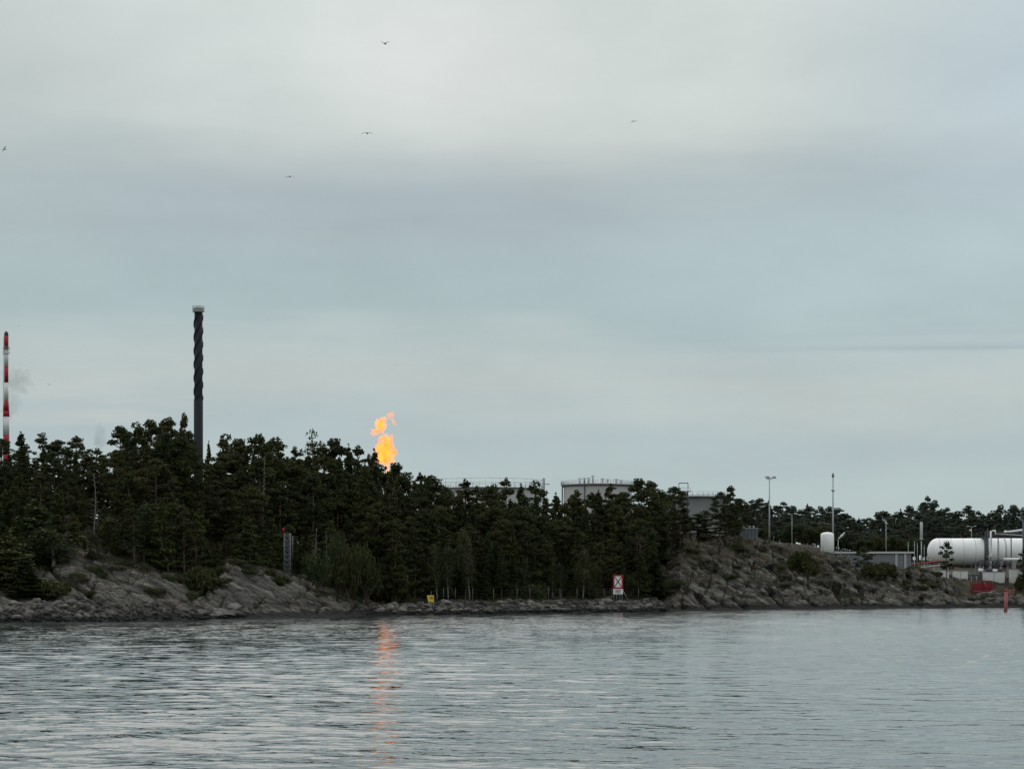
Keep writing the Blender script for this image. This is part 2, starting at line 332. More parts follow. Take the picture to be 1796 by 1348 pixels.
# ------------------------------------------------------------------ water
_wl = [(-900,1096),(0,1092),(200,1090),(345,1087),(480,1083),(700,1078),(900,1076),(1150,1072),(1300,1069),(1500,1067),(1796,1065),(2700,1062)]
_wu = np.array([a for a, b in _wl], float); _wv = np.array([b for a, b in _wl], float)
def YS(u): return CH*F/(np.interp(u, _wu, _wv)-HZ)
def build_water():
    s = np.concatenate([np.linspace(-3300, -300, 60, endpoint=False), np.linspace(-300, 2100, 1050, endpoint=False), np.linspace(2100, 5100, 61)])
    vv = np.concatenate([np.linspace(1062, 1420, 980), np.geomspace(1423, 5000, 60)])
    Y = CH*F/(vv-HZ); Y = np.concatenate([[9000, 3500, 1200, 600], Y])
    Yg, ug = np.meshgrid(Y, s, indexing='ij'); Xg = (ug-898)/F*Yg
    dY = np.abs(np.gradient(Y))[:, None]
    H = np.zeros_like(Xg); rg = np.random.default_rng(3)
    wx = Xg+1.2*fbm(Xg*.11, Yg*.11, 2, 40); wy = Yg+1.6*fbm(Xg*.14, Yg*.09, 3, 50)
    # patches of wind, calmer on the right
    calm = np.clip(.9+.9*fbm(Xg*.035, Yg*.012, 3, 60), .45, 1.3)*np.clip(1.0-(ug-500)/6000, .8, 1.0)
    for i in range(135):
        lam = math.exp(rg.uniform(math.log(.33), math.log(7))); th = rg.normal(0, .36)+R(4); k = 2*np.pi/lam
        amp = .0095*lam/6.283*rg.uniform(.5, 1.4)*(1.08 if lam < 2.5 else 1.08*(2.5/lam)**.5); kx = math.sin(th)*k; ky = math.cos(th)*k
        fade = np.clip((lam/abs(math.cos(th))/dY-1.8)/1.6, 0, 1)
        ph = kx*wx+ky*wy+rg.uniform(0, 6.28)
        H += amp*fade*1.5*np.exp(2.2*(np.sin(ph)-1))
    H *= calm
    H[0:4] = 0
    V = np.stack([Xg, Yg, H], 2).reshape(-1, 3)
    m = bpy.data.materials.new('sea water'); m.use_nodes = True; t = m.node_tree; b = t.nodes['Principled BSDF']
    b.inputs['Base Color'].default_value = (.022,.032,.032,1); b.inputs['Roughness'].default_value = .05; b.inputs['IOR'].default_value = 1.62; b.inputs['Specular IOR Level'].default_value = .5
    g = t.nodes.new('ShaderNodeNewGeometry'); pos = g.outputs['Position']
    def slope(vec, sc, det):
        n = t.nodes.new('ShaderNodeTexNoise'); n.inputs['Scale'].default_value = sc; n.inputs['Detail'].default_value = det; n.inputs['Roughness'].default_value = .6
        t.links.new(vec, n.inputs['Vector']); q = t.nodes.new('ShaderNodeSeparateColor'); t.links.new(n.outputs['Color'], q.inputs[0])
        return [mth(t, 'SUBTRACT', q.outputs[i], .5) for i in (0, 1)]
    ax, ay = slope(mapping(t, pos, scale=(.45, 1.2, 1)), 1.1, 3); bx, by = slope(mapping(t, pos, (7,3,1), scale=(.6, 1.2, 1)), 4.5, 3)
    gust = ramp(t, noise(t, mapping(t, pos, scale=(.018, .006, 1)), 1.0, 4, .6), [(.3, (.55,.55,.55)), (.7, (1.25,1.25,1.25))])
    stk = ramp(t, noise(t, mapping(t, pos, scale=(.16, .055, 1)), 1.0, 6, .68), [(.34, (.6,.6,.6)), (.5, (1,1,1)), (.68, (1.5,1.5,1.5))])
    gust = mth(t, 'MULTIPLY', gust, stk)
    sx = mth(t, 'MULTIPLY', mth(t, 'ADD', mth(t, 'MULTIPLY', ax, .5), mth(t, 'MULTIPLY', bx, .4)), gust)
    # facets that face away from the shore-to-sea line hide behind their neighbours at this low height
    s0 = mth(t, 'ADD', mth(t, 'MULTIPLY', ay, .55), mth(t, 'MULTIPLY', by, .34)); sy = mth(t, 'MULTIPLY', mth(t, 'ABSOLUTE', s0), gust)
    spw = t.nodes.new('ShaderNodeSeparateXYZ'); t.links.new(pos, spw.inputs[0])
    mr = t.nodes.new('ShaderNodeMapRange'); t.links.new(spw.outputs['Y'], mr.inputs[0]); mr.inputs[1].default_value = 75; mr.inputs[2].default_value = 270; mr.inputs[3].default_value = .0; mr.inputs[4].default_value = 1.0
    sx = mth(t, 'MULTIPLY', sx, .3)
    inv = mth(t, 'SUBTRACT', 1.0, mr.outputs[0]); sy = mth(t, 'ADD', mth(t, 'MULTIPLY', mth(t, 'MULTIPLY', sy, 1.9), mr.outputs[0]), mth(t, 'ADD', mth(t, 'MULTIPLY', mth(t, 'MULTIPLY', s0, .34), inv), .012))
    cb = t.nodes.new('ShaderNodeCombineXYZ'); t.links.new(sx, cb.inputs[0]); t.links.new(mth(t, 'MULTIPLY', sy, -1), cb.inputs[1])
    va = t.nodes.new('ShaderNodeVectorMath'); va.operation = 'ADD'; t.links.new(g.outputs['Normal'], va.inputs[0]); t.links.new(cb.outputs[0], va.inputs[1])
    vn = t.nodes.new('ShaderNodeVectorMath'); vn.operation = 'NORMALIZE'; t.links.new(va.outputs[0], vn.inputs[0]); t.links.new(vn.outputs[0], b.inputs['Normal'])
    o = bpy.data.objects.new('water', npmesh('water', V, gridq(*Xg.shape), m)); link(o)
    tag(o, 'rippled grey sea water filling the foreground up to the rocky shore', 'water', kind='structure')
build_water()

# ------------------------------------------------------------------ terrain
PROF = {
 -900: [(0,1096),(6,1075),(15,1050),(30,1000),(60,930),(90,900)],
 -100: [(0,1093),(6,1076),(15,1052),(30,1000),(45,950),(60,905),(90,885)],
 0:    [(0,1092),(5,1074),(12,1052),(30,1000),(45,945),(58,902),(90,888)],
 60:   [(0,1091),(5,1068),(12,1046),(30,990),(45,940),(60,908),(90,895)],
 130:  [(0,1091),(5,1064),(12,1035),(24,985),(37,938),(48,918),(90,905)],
 200:  [(0,1090),(4,1066),(12,1032),(25,990),(40,955),(60,930),(90,915)],
 260:  [(0,1089),(4,1070),(10,1040),(19,1006),(30,985),(50,950),(90,925)],
 300:  [(0,1088),(4,1074),(9,1052),(18,1022),(28,998),(50,965),(90,930)],
 350:  [(0,1087),(4,1080),(8,1070),(15,1054),(26,1030),(50,985),(90,940)],
 385:  [(0,1085),(4,1072),(8,1052),(16,1020),(24,998),(50,985),(90,950)],
 415:  [(0,1084),(4,1068),(9,1042),(17,1004),(24,982),(50,985),(90,960)],
 450:  [(0,1083),(4,1068),(10,1036),(18,1004),(26,990),(50,985),(90,970)],
 510:  [(0,1082),(4,1068),(11,1038),(20,1014),(30,1003),(50,998),(90,985)],
 570:  [(0,1081),(4,1072),(12,1048),(20,1030),(30,1018),(90,1000)],
 630:  [(0,1079),(5,1074),(12,1062),(20,1052),(30,1043),(90,1010)],
 690:  [(0,1078),(3,1074),(8,1065),(14,1057),(30,1048),(90,1018)],
 800:  [(0,1077),(2.5,1073),(7,1062),(11,1055),(30,1047),(90,1012)],
 1000: [(0,1074),(2.5,1070),(7,1060),(11,1054),(30,1046),(90,1005)],
 1120: [(0,1072),(3,1068),(8,1058),(14,1050),(30,1040),(60,985),(90,970)],
 1165: [(0,1071.5),(3,1066),(8,1055),(15,1040),(30,995),(50,958),(90,950)],
 1200: [(0,1071),(3,1064),(9,1040),(18,1003),(32,962),(46,942),(90,938)],
 1300: [(0,1069),(3,1061),(7,1045),(14,1014),(24,976),(36,950),(90,943)],
 1400: [(0,1068),(3,1060),(7,1045),(13,1018),(22,1000),(36,974),(90,958)],
 1470: [(0,1067),(3,1059),(6,1046),(11,1018),(17,1005),(25,991),(36,982),(90,972)],
 1540: [(0,1067),(3,1058),(6,1044),(11,1022),(16,1015),(25,1008),(38,1000),(90,985)],
 1610: [(0,1066),(3,1057),(6,1046),(11,1034),(17,1018),(25,1005),(38,999),(90,990)],
 1650: [(0,1066),(3,1056),(7,1047),(14,1034),(21,1020),(32,1008),(90,998)],
 1690: [(0,1065),(3,1055),(8,1048),(17,1044),(25,1032),(34,1017),(90,1005)],
 1796: [(0,1065),(3,1055),(8,1048),(20,1045),(28,1028),(34,1016),(90,1005)],
 2700: [(0,1062),(3,1053),(8,1045),(20,1035),(34,1010),(90,990)] }
DK = np.concatenate([[-60,-20,-6,-2], np.arange(0, 92, 1.0), [120, 180, 260, 350, 500, 9000]])
_ku = np.array(sorted(PROF)); _KZ = []
for u_ in _ku:
    ys = float(YS(u_)); p = PROF[u_]; dd = np.array([a for a, b in p], float); zz_ = np.array([CH+(HZ-b)/F*(ys+a) for a, b in p]); zz_[0] = 0
    row = []
    for d_ in DK:
        if d_ < 0: row.append(max(-6, d_*.35-.05))
        elif d_ <= 90: row.append(float(np.interp(d_, dd, zz_)))
        else:
            far = 16.5 if u_ < 1500 else 12.5
            row.append(float(zz_[-1]+(far-zz_[-1])*min(1, (d_-90)/260)))
    _KZ.append(row)
_KZ = np.array(_KZ)
def base_z(u, D):
    u = np.clip(u, _ku[0], _ku[-1]); i = np.clip(np.searchsorted(_ku, u)-1, 0, len(_ku)-2); f = (u-_ku[i])/(_ku[i+1]-_ku[i]); f = f*f*(3-2*f)*.6+f*.4
    D = np.clip(D, DK[0], DK[-1]); j = np.clip(np.searchsorted(DK, D)-1, 0, len(DK)-2); g = (D-DK[j])/(DK[j+1]-DK[j])
    a = _KZ[i, j]*(1-g)+_KZ[i, j+1]*g; b = _KZ[i+1, j]*(1-g)+_KZ[i+1, j+1]*g
    return a*(1-f)+b*f
def cells(x, y, seed=0):
    xi = np.floor(x).astype(int); yi = np.floor(y).astype(int); best = np.full(x.shape, 9.); val = np.zeros(x.shape)
    for a in (-1, 0, 1):
        for b in (-1, 0, 1):
            cx, cy = xi+a, yi+b; h = _perm[(_perm[(cx+seed*57) & 4095]+cy*13+seed) & 4095]; h2 = _perm[(h+911) & 4095]; h3 = _perm[(h+377) & 4095]
            d = (cx+h/4096-x)**2+(cy+h2/4096-y)**2; m = d < best; best = np.where(m, d, best); val = np.where(m, h3/4096., val)
    return val-.5
def flatmask(u, D):      # 1 on the prepared site ground at the right, 0 elsewhere
    return np.clip((u-1600)/40, 0, 1)*np.clip((D-np.where(u > 1680, 8, 20))/6, 0, 1)
def bankmask(u): return np.clip((u-640)/50, 0, 1)*np.clip((1160-u)/40, 0, 1)
def height(x, y):
    x = np.asarray(x, float); y = np.asarray(y, float); u = 898+x/y*F; D = y-YS(u); zb = base_z(u, D)
    near = np.clip(D/5, 0, 1); am = near*(1-.9*flatmask(u, D))*(1-.7*bankmask(u))*np.clip(1.25-D/110, .35, 1)
    s = np.sin(R(30)); c = np.cos(R(30))
    a = x*c-zb*1.4*s; q = (zb*1.4*c+x*s)
    strat = fbm(a*.10+3, q*.33, 4, 7, .55, ridged=True)            # tilted slabs
    lump = fbm(x*.13, y*.16, 4, 21, .5)
    cr = fbm(x*.45, q*.9+y*.2, 4, 31, .6)
    rightm = np.clip((u-1130)/60, 0, 1)
    dz = am*((.55+.5*rightm)*strat+(.55+.55*rightm)*lump+(.26+.12*rightm)*cr)
    wq = .5*fbm(x*.4, zb*.5, 2, 66); blk = (1+.3*rightm)*cells(np.atleast_1d(a*.11+wq), np.atleast_1d(q*.38+wq), 3)+.5*cells(np.atleast_1d(a*.42+wq), np.atleast_1d(q*1.1-wq), 4)
    dz = dz+am*(.35+.75*rightm)*blk.reshape(np.shape(dz))
    # fissures between tilted slabs
    for per, th, w_, dp, sd_ in ((3.3, 30, .22, 1.35, 8), (1.15, 36, .10, .38, 9), (5.6, 52, .34, 2.0, 10), (3.8, 112, .16, .7, 14)):
        qq = (x*np.sin(R(th))+zb*1.4*np.cos(R(th))+.8*fbm(x*.16, zb*.3+y*.05, 3, sd_))/per
        dd_ = np.abs(qq-np.round(qq))*per; on = np.clip(.5+2.6*fbm(x*.07, zb*.3, 3, sd_+20), 0, 1)
        sel = (1-rightm) if sd_ == 8 else (rightm if sd_ == 10 else 1.0)
        dz = dz-am*(1-bankmask(u))*sel*on*dp*np.exp(-(dd_/(w_*1.4))**2)
    st = .95*fbm(x*.3, y*.3, 3, 77)*np.clip(D/2, 0, 1)*np.clip((6-D)/4, 0, 1)*.6
    return zb+dz*np.clip(D/3, 0, 1)+st
def build_terrain():
    us = np.concatenate([np.linspace(-900, -150, 60, endpoint=False), np.arange(-150, 1950, 2.4), np.linspace(1952, 2700, 60)])
    Ds = np.concatenate([[-60,-20,-8,-4,-2], np.arange(-1, 60, .33), np.arange(60, 95, 1.0), np.geomspace(96, 420, 40), [600, 900, 1500, 3000, 8500]])
    Dg, ug = np.meshgrid(Ds, us, indexing='ij')
    ys = YS(ug); blend = np.clip((Dg-100)/400, 0, 1); Yg = ys*(1-blend)+400*blend+Dg; Xg = (ug-898)/F*Yg
    Z = height(Xg, Yg)
    Dr = Yg-ys
    # push steep faces in and out so that they break into ribs and ledges
    k = np.clip(Dr/4, 0, 1)*np.clip((60-Dr)/20, 0, 1)*(1-.8*bankmask(ug))*(1-flatmask(ug, Dr))
    Yo = Yg-k*(.5+.9*np.clip((ug-1130)/60, 0, 1))*(1.5*fbm(Xg*.2, Z*.5, 4, 90, .5))
    V = np.stack([Xg, Yo, Z], 2).reshape(-1, 3)
    me = npmesh('ground', V, gridq(*Xg.shape), M['rock'])
    cov = np.clip((Dr-22)/35, 0, 1)*.5+.0
    cov = np.where(ug < 700, np.clip((Dr-17)/16, 0, 1)*.62+.02, cov)
    cov = np.where((ug > 640) & (ug < 1150), np.clip((Dr-11)/4, 0, 1)*.9, cov)
    cov = np.where(ug > 1150, np.clip((Dr-8)/22, 0, 1)*.46+.23, cov)
    at = me.attributes.new('cover', 'FLOAT', 'POINT'); at.data.foreach_set('value', cov.ravel().astype(np.float32))
    def blur(A, k):
        for ax_ in (0, 1):
            c_ = np.cumsum(np.pad(A, [(k+1, k) if i == ax_ else (0, 0) for i in (0, 1)], mode='edge'), axis=ax_)
            A = (np.take(c_, range(2*k+1, c_.shape[ax_]), axis=ax_)-np.take(c_, range(0, c_.shape[ax_]-2*k-1), axis=ax_))/(2*k+1)
        return A
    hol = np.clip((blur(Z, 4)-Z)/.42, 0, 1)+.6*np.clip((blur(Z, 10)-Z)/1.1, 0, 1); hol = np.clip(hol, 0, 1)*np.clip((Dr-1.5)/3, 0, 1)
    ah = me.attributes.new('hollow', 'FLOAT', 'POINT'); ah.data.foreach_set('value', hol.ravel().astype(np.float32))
    o = bpy.data.objects.new('ground', me); link(o)
    tag(o, 'rocky granite shore and wooded ground behind the water', 'ground', kind='structure')
build_terrain()
def gz(u, Y): return float(height(X(u, Y), Y))

# ------------------------------------------------------------------ trees
def leafquads(C, size, rg, flat=.0, elong=1.6):
    n = len(C); a = rg.normal(size=(n, 3)); a[:, 2] *= (1-flat); a /= np.linalg.norm(a, axis=1)[:, None]+1e-9
    b = rg.normal(size=(n, 3)); b -= (a*b).sum(1)[:, None]*a; b /= np.linalg.norm(b, axis=1)[:, None]+1e-9
    s = (size*rg.uniform(.55, 1.35, n))[:, None]
    p0 = C-a*s*elong*.5; p2 = C+a*s*elong*.5; p1 = C+b*s*.42; p3 = C-b*s*.42
    return np.stack([p0, p1, p2, p3], 1).reshape(-1, 3)
def crown_obj(name, C, size, m, rg, flat=0, elong=1.6):
    V = leafquads(np.array(C), size, rg, flat, elong); Q = np.arange(len(V)).reshape(-1, 4)
    return npmesh(name, V, Q, m, smooth=False)
def pad(rg, c, rx, rz, n):
    d = rg.normal(size=(n, 3)); d /= np.linalg.norm(d, axis=1)[:, None]; r = rg.uniform(.25, 1, n)**.45
    return np.array(c)+d*r[:, None]*np.array([rx, rx, rz])+rg.normal(0, .07*rx, (n, 3))
def make_pine(seed, H=14., spread=2.9, cone=False, base=.42, npads=34, dens=90, top=1.0, m='pine', leaf=.235, rad=.17):
    rg = np.random.default_rng(seed); tb = MB(); bend = rg.normal(0, .35, 2)
    ax = lambda t: Vector((bend[0]*math.sin(t*2.2), bend[1]*math.sin(t*1.9+.3), t*H*.95))
    tb.tube([ax(t) for t in np.linspace(0, 1, 9)], [rad*(1-.85*t)+.02 for t in np.linspace(0, 1, 9)], 7)
    C = []
    for i in range(npads):
        t = base+(1-base)*(i+.5)/npads+rg.normal(0, .02); t = min(max(t, base), .99)
        k = (t-base)/(1-base); prof = math.sin(math.pi*min(1, (k*.80+.17)))**.8*(1 if k < .85 else .8)
        if cone: prof = (1-k)**.75*rg.uniform(.75, 1.15)+.12
        an = i*2.4+rg.normal(0, .4); ln = spread*prof*rg.uniform(.55, 1.12)
        st = ax(t-.05); p = ax(t)+Vector((math.cos(an)*ln, math.sin(an)*ln, rg.uniform(-.1, .35)*ln*.5))
        mid = (st+p)/2+Vector((0, 0, -.15)); tb.tube([st, mid, p], [.05, .035, .015], 4, cap=False)
        rx = rg.uniform(.55, 1.05)*(spread/2.9)*((.55+.6*(1-k)) if cone else 1); C.append(pad(rg, p, rx, rx*.42, int(dens*rx)))
        if rg.random() < .6:
            q = st.lerp(p, .6)+Vector((rg.normal(0, .3), rg.normal(0, .3), .1)); C.append(pad(rg, q, rx*.7, rx*.33, int(dens*.6*rx)))
    C.append(pad(rg, ax(1.0)+Vector((0, 0, .1)), (.28 if cone else .75)*top, .5, int(dens*(.4 if cone else .9))))
    for i in range(6):                                              # a few dead stubs below the crown
        t = rg.uniform(.12, base); an = rg.uniform(0, 6.28); ln = rg.uniform(.4, 1.3); s0 = ax(t)
        tb.tube([s0, s0+Vector((math.cos(an)*ln, math.sin(an)*ln, rg.uniform(-.2, .3)))], [.03, .008], 4, cap=False)
    return tb, crown_obj('crown', np.concatenate(C), leaf, M[m], rg, .35), H
def make_spruce(seed, H=13., Rr=2.1, base=.08, m='spruce', dens=1.3, leaf=.24):
    rg = np.random.default_rng(seed); tb = MB(); tb.tube([(0,0,0),(0,0,H*.5),(0,0,H*.98)], [.16,.09,.015], 7); C = []
    zc = base*H
    while zc < H*.985:
        k = (zc/H-base)/(1-base); ln0 = Rr*(1-k)**.68*(1 if k > .06 else .75)*(.82+.3*math.sin(zc*1.7+seed)*.5+.09)+.10
        nb = max(3, int(7-3*k))
        for j in range(nb):
            an = rg.uniform(0, 6.28); ln = ln0*rg.uniform(.45, 1.3); n = max(5, int(30*ln*dens)); t = rg.uniform(.05, 1, n)**.8
            px = np.cos(an)*ln*t; py = np.sin(an)*ln*t; wd = .26*ln*(1-t)+.1
            sgn = rg.normal(0, 1, n)*wd; pz = zc-.22*ln*t+.16*ln*t**2+rg.normal(0, .09, n)-np.abs(sgn)*.12
            C.append(np.stack([px-np.sin(an)*sgn, py+np.cos(an)*sgn, pz], 1))
        zc += rg.uniform(.28, .5)*(1 if k < .8 else .6)
    C.append(np.stack([rg.normal(0, .05, 14), rg.normal(0, .05, 14), np.linspace(H*.93, H*1.02, 14)], 1))
    return tb, crown_obj('crown', np.concatenate(C), leaf, M[m], rg, .3), H
def make_birch(seed, H=11., Rr=2.0, lean=.6, m='birch', base=.3, n=2400, leaf=.2):
    rg = np.random.default_rng(seed); tb = MB(); ax = lambda t: Vector((lean*t*t*1.5+.15*math.sin(5*t+seed), .2*math.sin(3*t), H*t*.97))
    tb.tube([ax(t) for t in np.linspace(0, 1, 10)], [.13*(1-.85*t)+.012 for t in np.linspace(0, 1, 10)], 7); C = []
    for i in range(26):
        t = base+(1-base)*(i+.5)/26; k = (t-base)/(1-base); ln = Rr*math.sin(math.pi*min(1, .2+.75*k))*rg.uniform(.5, 1.1); an = i*2.4+rg.normal(0, .5)
        s0 = ax(t-.06); p = ax(t)+Vector((math.cos(an)*ln, math.sin(an)*ln, .5*ln)); tb.tube([s0, (s0+p)/2+Vector((0,0,.15)), p], [.035,.022,.008], 4, cap=False)
        mm = int(n/26); tt = rg.uniform(.25, 1.05, mm); q = np.array(s0)[None]*(1-tt[:, None])+np.array(p)[None]*tt[:, None]
        q = q+rg.normal(0, .34, (mm, 3)); q[:, 2] -= np.abs(rg.normal(0, .5, mm)); C.append(q)
    return tb, crown_obj('crown', np.concatenate(C), leaf, M[m], rg), H
def make_bush(seed, H=2.6, Rr=1.8, m='shrub', n=1500, leaf=.17):
    rg = np.random.default_rng(seed); tb = MB(); C = []
    for i in range(11):
        an = i*2.4; ln = Rr*rg.uniform(.2, .95); p = Vector((math.cos(an)*ln, math.sin(an)*ln, H*rg.uniform(.45, .95)*(1-.35*ln/Rr)))
        tb.tube([(0,0,0), p*.5+Vector((0,0,.1)), p], [.045,.03,.01], 4, cap=False); C.append(pad(rg, p*.88, Rr*.42, H*.24, n//11))
    return tb, crown_obj('crown', np.concatenate(C), leaf, M[m], rg), H
def make_broad(seed, H=9., Rr=3.2, m='birch', n=3200, leaf=.3):
    rg = np.random.default_rng(seed); tb = MB(); tb.tube([(0,0,0),(0,.1,H*.4),(.1,0,H*.8)], [.2,.13,.04], 7); C = []
    for i in range(22):
        d = rg.normal(size=3); d /= np.linalg.norm(d); r = rg.uniform(.35, .85); p = Vector((d[0]*Rr*r, d[1]*Rr*r, H*.6+d[2]*H*.34*r))
        s0 = Vector((0, 0, max(H*.2, p.z-H*.25))); tb.tube([s0, (s0+p)/2, p], [.06,.04,.015], 4, cap=False); C.append(pad(rg, p, Rr*rg.uniform(.25, .42), H*.1, n//22))
    return tb, crown_obj('crown', np.concatenate(C), leaf, M[m], rg), H
def make_dead(seed, H=9., n=26, ln0=1.6, lean=.0, rad=.11):
    rg = np.random.default_rng(seed); tb = MB(); ax = lambda t: Vector((lean*t*H+.12*math.sin(6*t+seed), .1*math.sin(4*t), H*t))
    tb.tube([ax(t) for t in np.linspace(0, 1, 9)], [rad*(1-.85*t)+.01 for t in np.linspace(0, 1, 9)], 6); bb = MB()
    for i in range(n):
        t = .2+.78*(i+.5)/n; an = i*2.4+rg.normal(0, .5); ln = ln0*(1.15-t)*rg.uniform(.5, 1.3); s0 = ax(t); up = rg.uniform(-.25, .5)
        p = s0+Vector((math.cos(an)*ln, math.sin(an)*ln, up*ln)); q = (s0+p)/2+Vector((0,0,.12*ln)); bb.tube([s0, q, p], [.032,.022,.007], 4, cap=False)
        for _ in range(3):
            e = q.lerp(p, rg.random()); bb.tube([e, e+Vector(rg.normal(0, .3*ln, 3))], [.014,.005], 3, cap=False)
    return tb, bb, H
PROTO = {}
def reg(key, res, bark='bark', crownmat=None):
    tb, cr, H = res
    me_t = MB.build(tb, 'trunk', M[bark]); md = me_t.data; bpy.data.objects.remove(me_t)
    if isinstance(cr, MB): oc = cr.build('branches', M[bark]); cm = oc.data; bpy.data.objects.remove(oc)
    else: cm = cr
    PROTO[key] = (md, cm, H)
PK = []; SK = []
for i, (sp_, ba, npd, dn) in enumerate([(3.0,.40,34,135),(2.5,.34,38,130),(3.4,.46,32,135),(2.7,.28,44,120),(2.2,.38,24,95),(3.1,.5,26,150)]):
    k = 'pine%d' % i; reg(k, make_pine(100+i, spread=sp_, base=ba, npads=npd, dens=dn)); PK.append(k)
CK = ['conepine0','conepine1','conepine2']
for i, (rr, bs) in enumerate([(2.1,.08),(1.7,.12),(2.4,.05),(1.9,.3)]):
    k = 'spruce%d' % i; reg(k, make_spruce(200+i, Rr=rr, base=bs)); SK.append(k)
for i in range(3): reg('young%d' % i, make_spruce(230+i, H=7, Rr=2.1+.2*i, base=.03, m='young', leaf=.24))
for i in range(3): reg('birch%d' % i, make_birch(300+i, lean=[.7,-.5,.3][i], Rr=1.7), 'birchbark')
for i in range(3): reg('broad%d' % i, make_broad(330+i))
for i in range(4): reg('bush%d' % i, make_bush(350+i, m=['shrub','shrub','birch','heath'][i]))
for i in range(2): reg('low%d' % i, make_bush(370+i, H=1.6, Rr=2.0, m='pine', n=1700, leaf=.2))
for i in range(3): reg('dead%d' % i, make_dead(400+i, lean=[.0,.12,-.1][i]), 'deadwood')
for i in range(3): reg('conepine%d' % i, make_pine(120+i, spread=2.6, cone=True, base=.16, npads=52, dens=120)); KN_ = 0
reg('openpine', make_pine(140, spread=3.1, base=.35, npads=20, dens=55))
reg('smallpine', make_pine(150, H=7, spread=1.9, base=.36, npads=22, dens=90, leaf=.22, rad=.11))
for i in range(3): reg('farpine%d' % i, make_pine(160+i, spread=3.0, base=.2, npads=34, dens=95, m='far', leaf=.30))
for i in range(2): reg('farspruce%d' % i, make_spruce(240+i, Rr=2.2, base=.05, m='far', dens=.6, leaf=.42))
KN = {'pine':('pine_tree','pine'), 'cone':('pine_tree','pine'), 'open':('pine_tree','pine'), 'smal':('pine_tree','pine'), 'farp':('pine_tree','pine'), 'spru':('spruce_tree','spruce'), 'fars':('spruce_tree','spruce'),
      'youn':('young_pine','young pine'), 'birc':('birch_tree','birch'), 'broa':('broadleaf_tree','tree'), 'bush':('shrub','shrub'), 'low0':('shrub','shrub'), 'low1':('shrub','shrub'), 'dead':('dead_tree','dead tree')}
def plant(key, u, Y, vtop=None, Ht=None, label='', group=None, wscale=None, sink=.15):
    md, cm, H = PROTO[key]; g = gz(u, Y)-sink
    if Ht is None: Ht = max(.5, Zv(vtop, Y)-g)
    s = Ht/H; name, cat = KN[key[:4]]
    o = thing(name, (X(u, Y), Y, g), label, cat, group, random.uniform(0, 6.28) if not key.startswith('dead') else random.uniform(-.4, .4))
    ws = wscale if wscale else s**.75*random.uniform(.9, 1.12)
    o.scale = (ws, ws, s)
    for nm, dta in (('trunk', md), ('branches' if key.startswith('dead') else 'crown', cm)):
        link(bpy.data.objects.new(nm, dta), o)
    return o

SKY = [(-80,770,'p'),(-30,765,'p'),(6,768,'p'),(37,760,'s'),(72,757,'p'),(100,769,'p'),(130,763,'p'),(154,797,'s'),(178,784,'s'),
 (214,745,'p'),(242,738,'p'),(269,733,'p'),(296,730,'p'),(319,722,'p'),(330,752,'p'),(366,777,'s'),(392,758,'p'),(425,766,'p'),(458,759,'p'),(487,764,'p'),(513,780,'s'),
 (540,752,'o'),(568,774,'s'),(592,765,'p'),(612,782,'s'),(627,776,'s'),(645,794,'s'),(657,792,'s'),(670,812,'p'),(690,808,'p'),(708,835,'p'),(735,825,'s'),(758,831,'p'),
 (786,852,'p'),(815,836,'s'),(838,850,'s'),(862,850,'p'),(890,834,'s'),(874,846,'s'),(914,852,'s'),(937,840,'p'),(956,872,'s'),(975,867,'s'),(996,880,'p'),(1017,856,'s'),(1006,874,'s'),(1044,864,'s'),(1094,860,'p'),
 (1034,862,'p'),(1012,868,'p'),(1066,846,'s'),(1050,862,'s'),(1086,864,'s'),(1116,836,'p'),(1139,842,'p'),(1160,857,'p'),(1178,852,'p'),(1200,890,'s'),(1226,899,'s'),(1243,894,'s'),(1262,861,'p'),(1283,850,'p'),(1299,873,'p')]
_su = np.array([a for a, b, c in SKY], float); order = np.argsort(_su); _su = _su[order]; _sv = np.array([b for a, b, c in SKY], float)[order]
def skyv(u): return float(np.interp(u, _su, _sv))
def where(u):
    for a, b, s in ((-400,60,'beneath the striped chimney'),(60,150,'right of the striped chimney'),(150,200,'in the low treeline gap'),(200,345,'left of the dark spiral chimney'),
      (345,430,'just right of the dark spiral chimney'),(430,520,'behind the lattice mast'),(520,600,'between the lattice mast and the flare'),(600,710,'under the flare flame'),
      (710,780,'left of the broad storage tank'),(780,960,'before the broad storage tank'),(960,1110,'before the middle storage tank'),(1110,1190,'between middle tank and stair tower'),(1190,1330,'on the rock beside the stair tower')):
        if a <= u < b: return s
    return 'by the shore'
ADJ = {'p':'dark round crowned pine','s':'pointed conifer','o':'tall thin open pine'}
cnt = {}
for n, (u, v, k) in enumerate(SKY):
    w_ = where(u); key_ = (k, w_); cnt[key_] = cnt.get(key_, 0)+1
tot = dict(cnt); seen = {}
ORD = '''first second third fourth fifth sixth seventh eighth ninth tenth eleventh twelfth thirteenth fourteenth fifteenth sixteenth seventeenth eighteenth nineteenth twentieth twenty-first twenty-second twenty-third twenty-fourth twenty-fifth twenty-sixth twenty-seventh twenty-eighth twenty-ninth thirtieth'''.split()
_old = ['first','second','third','fourth','fifth','sixth','seventh','eighth']
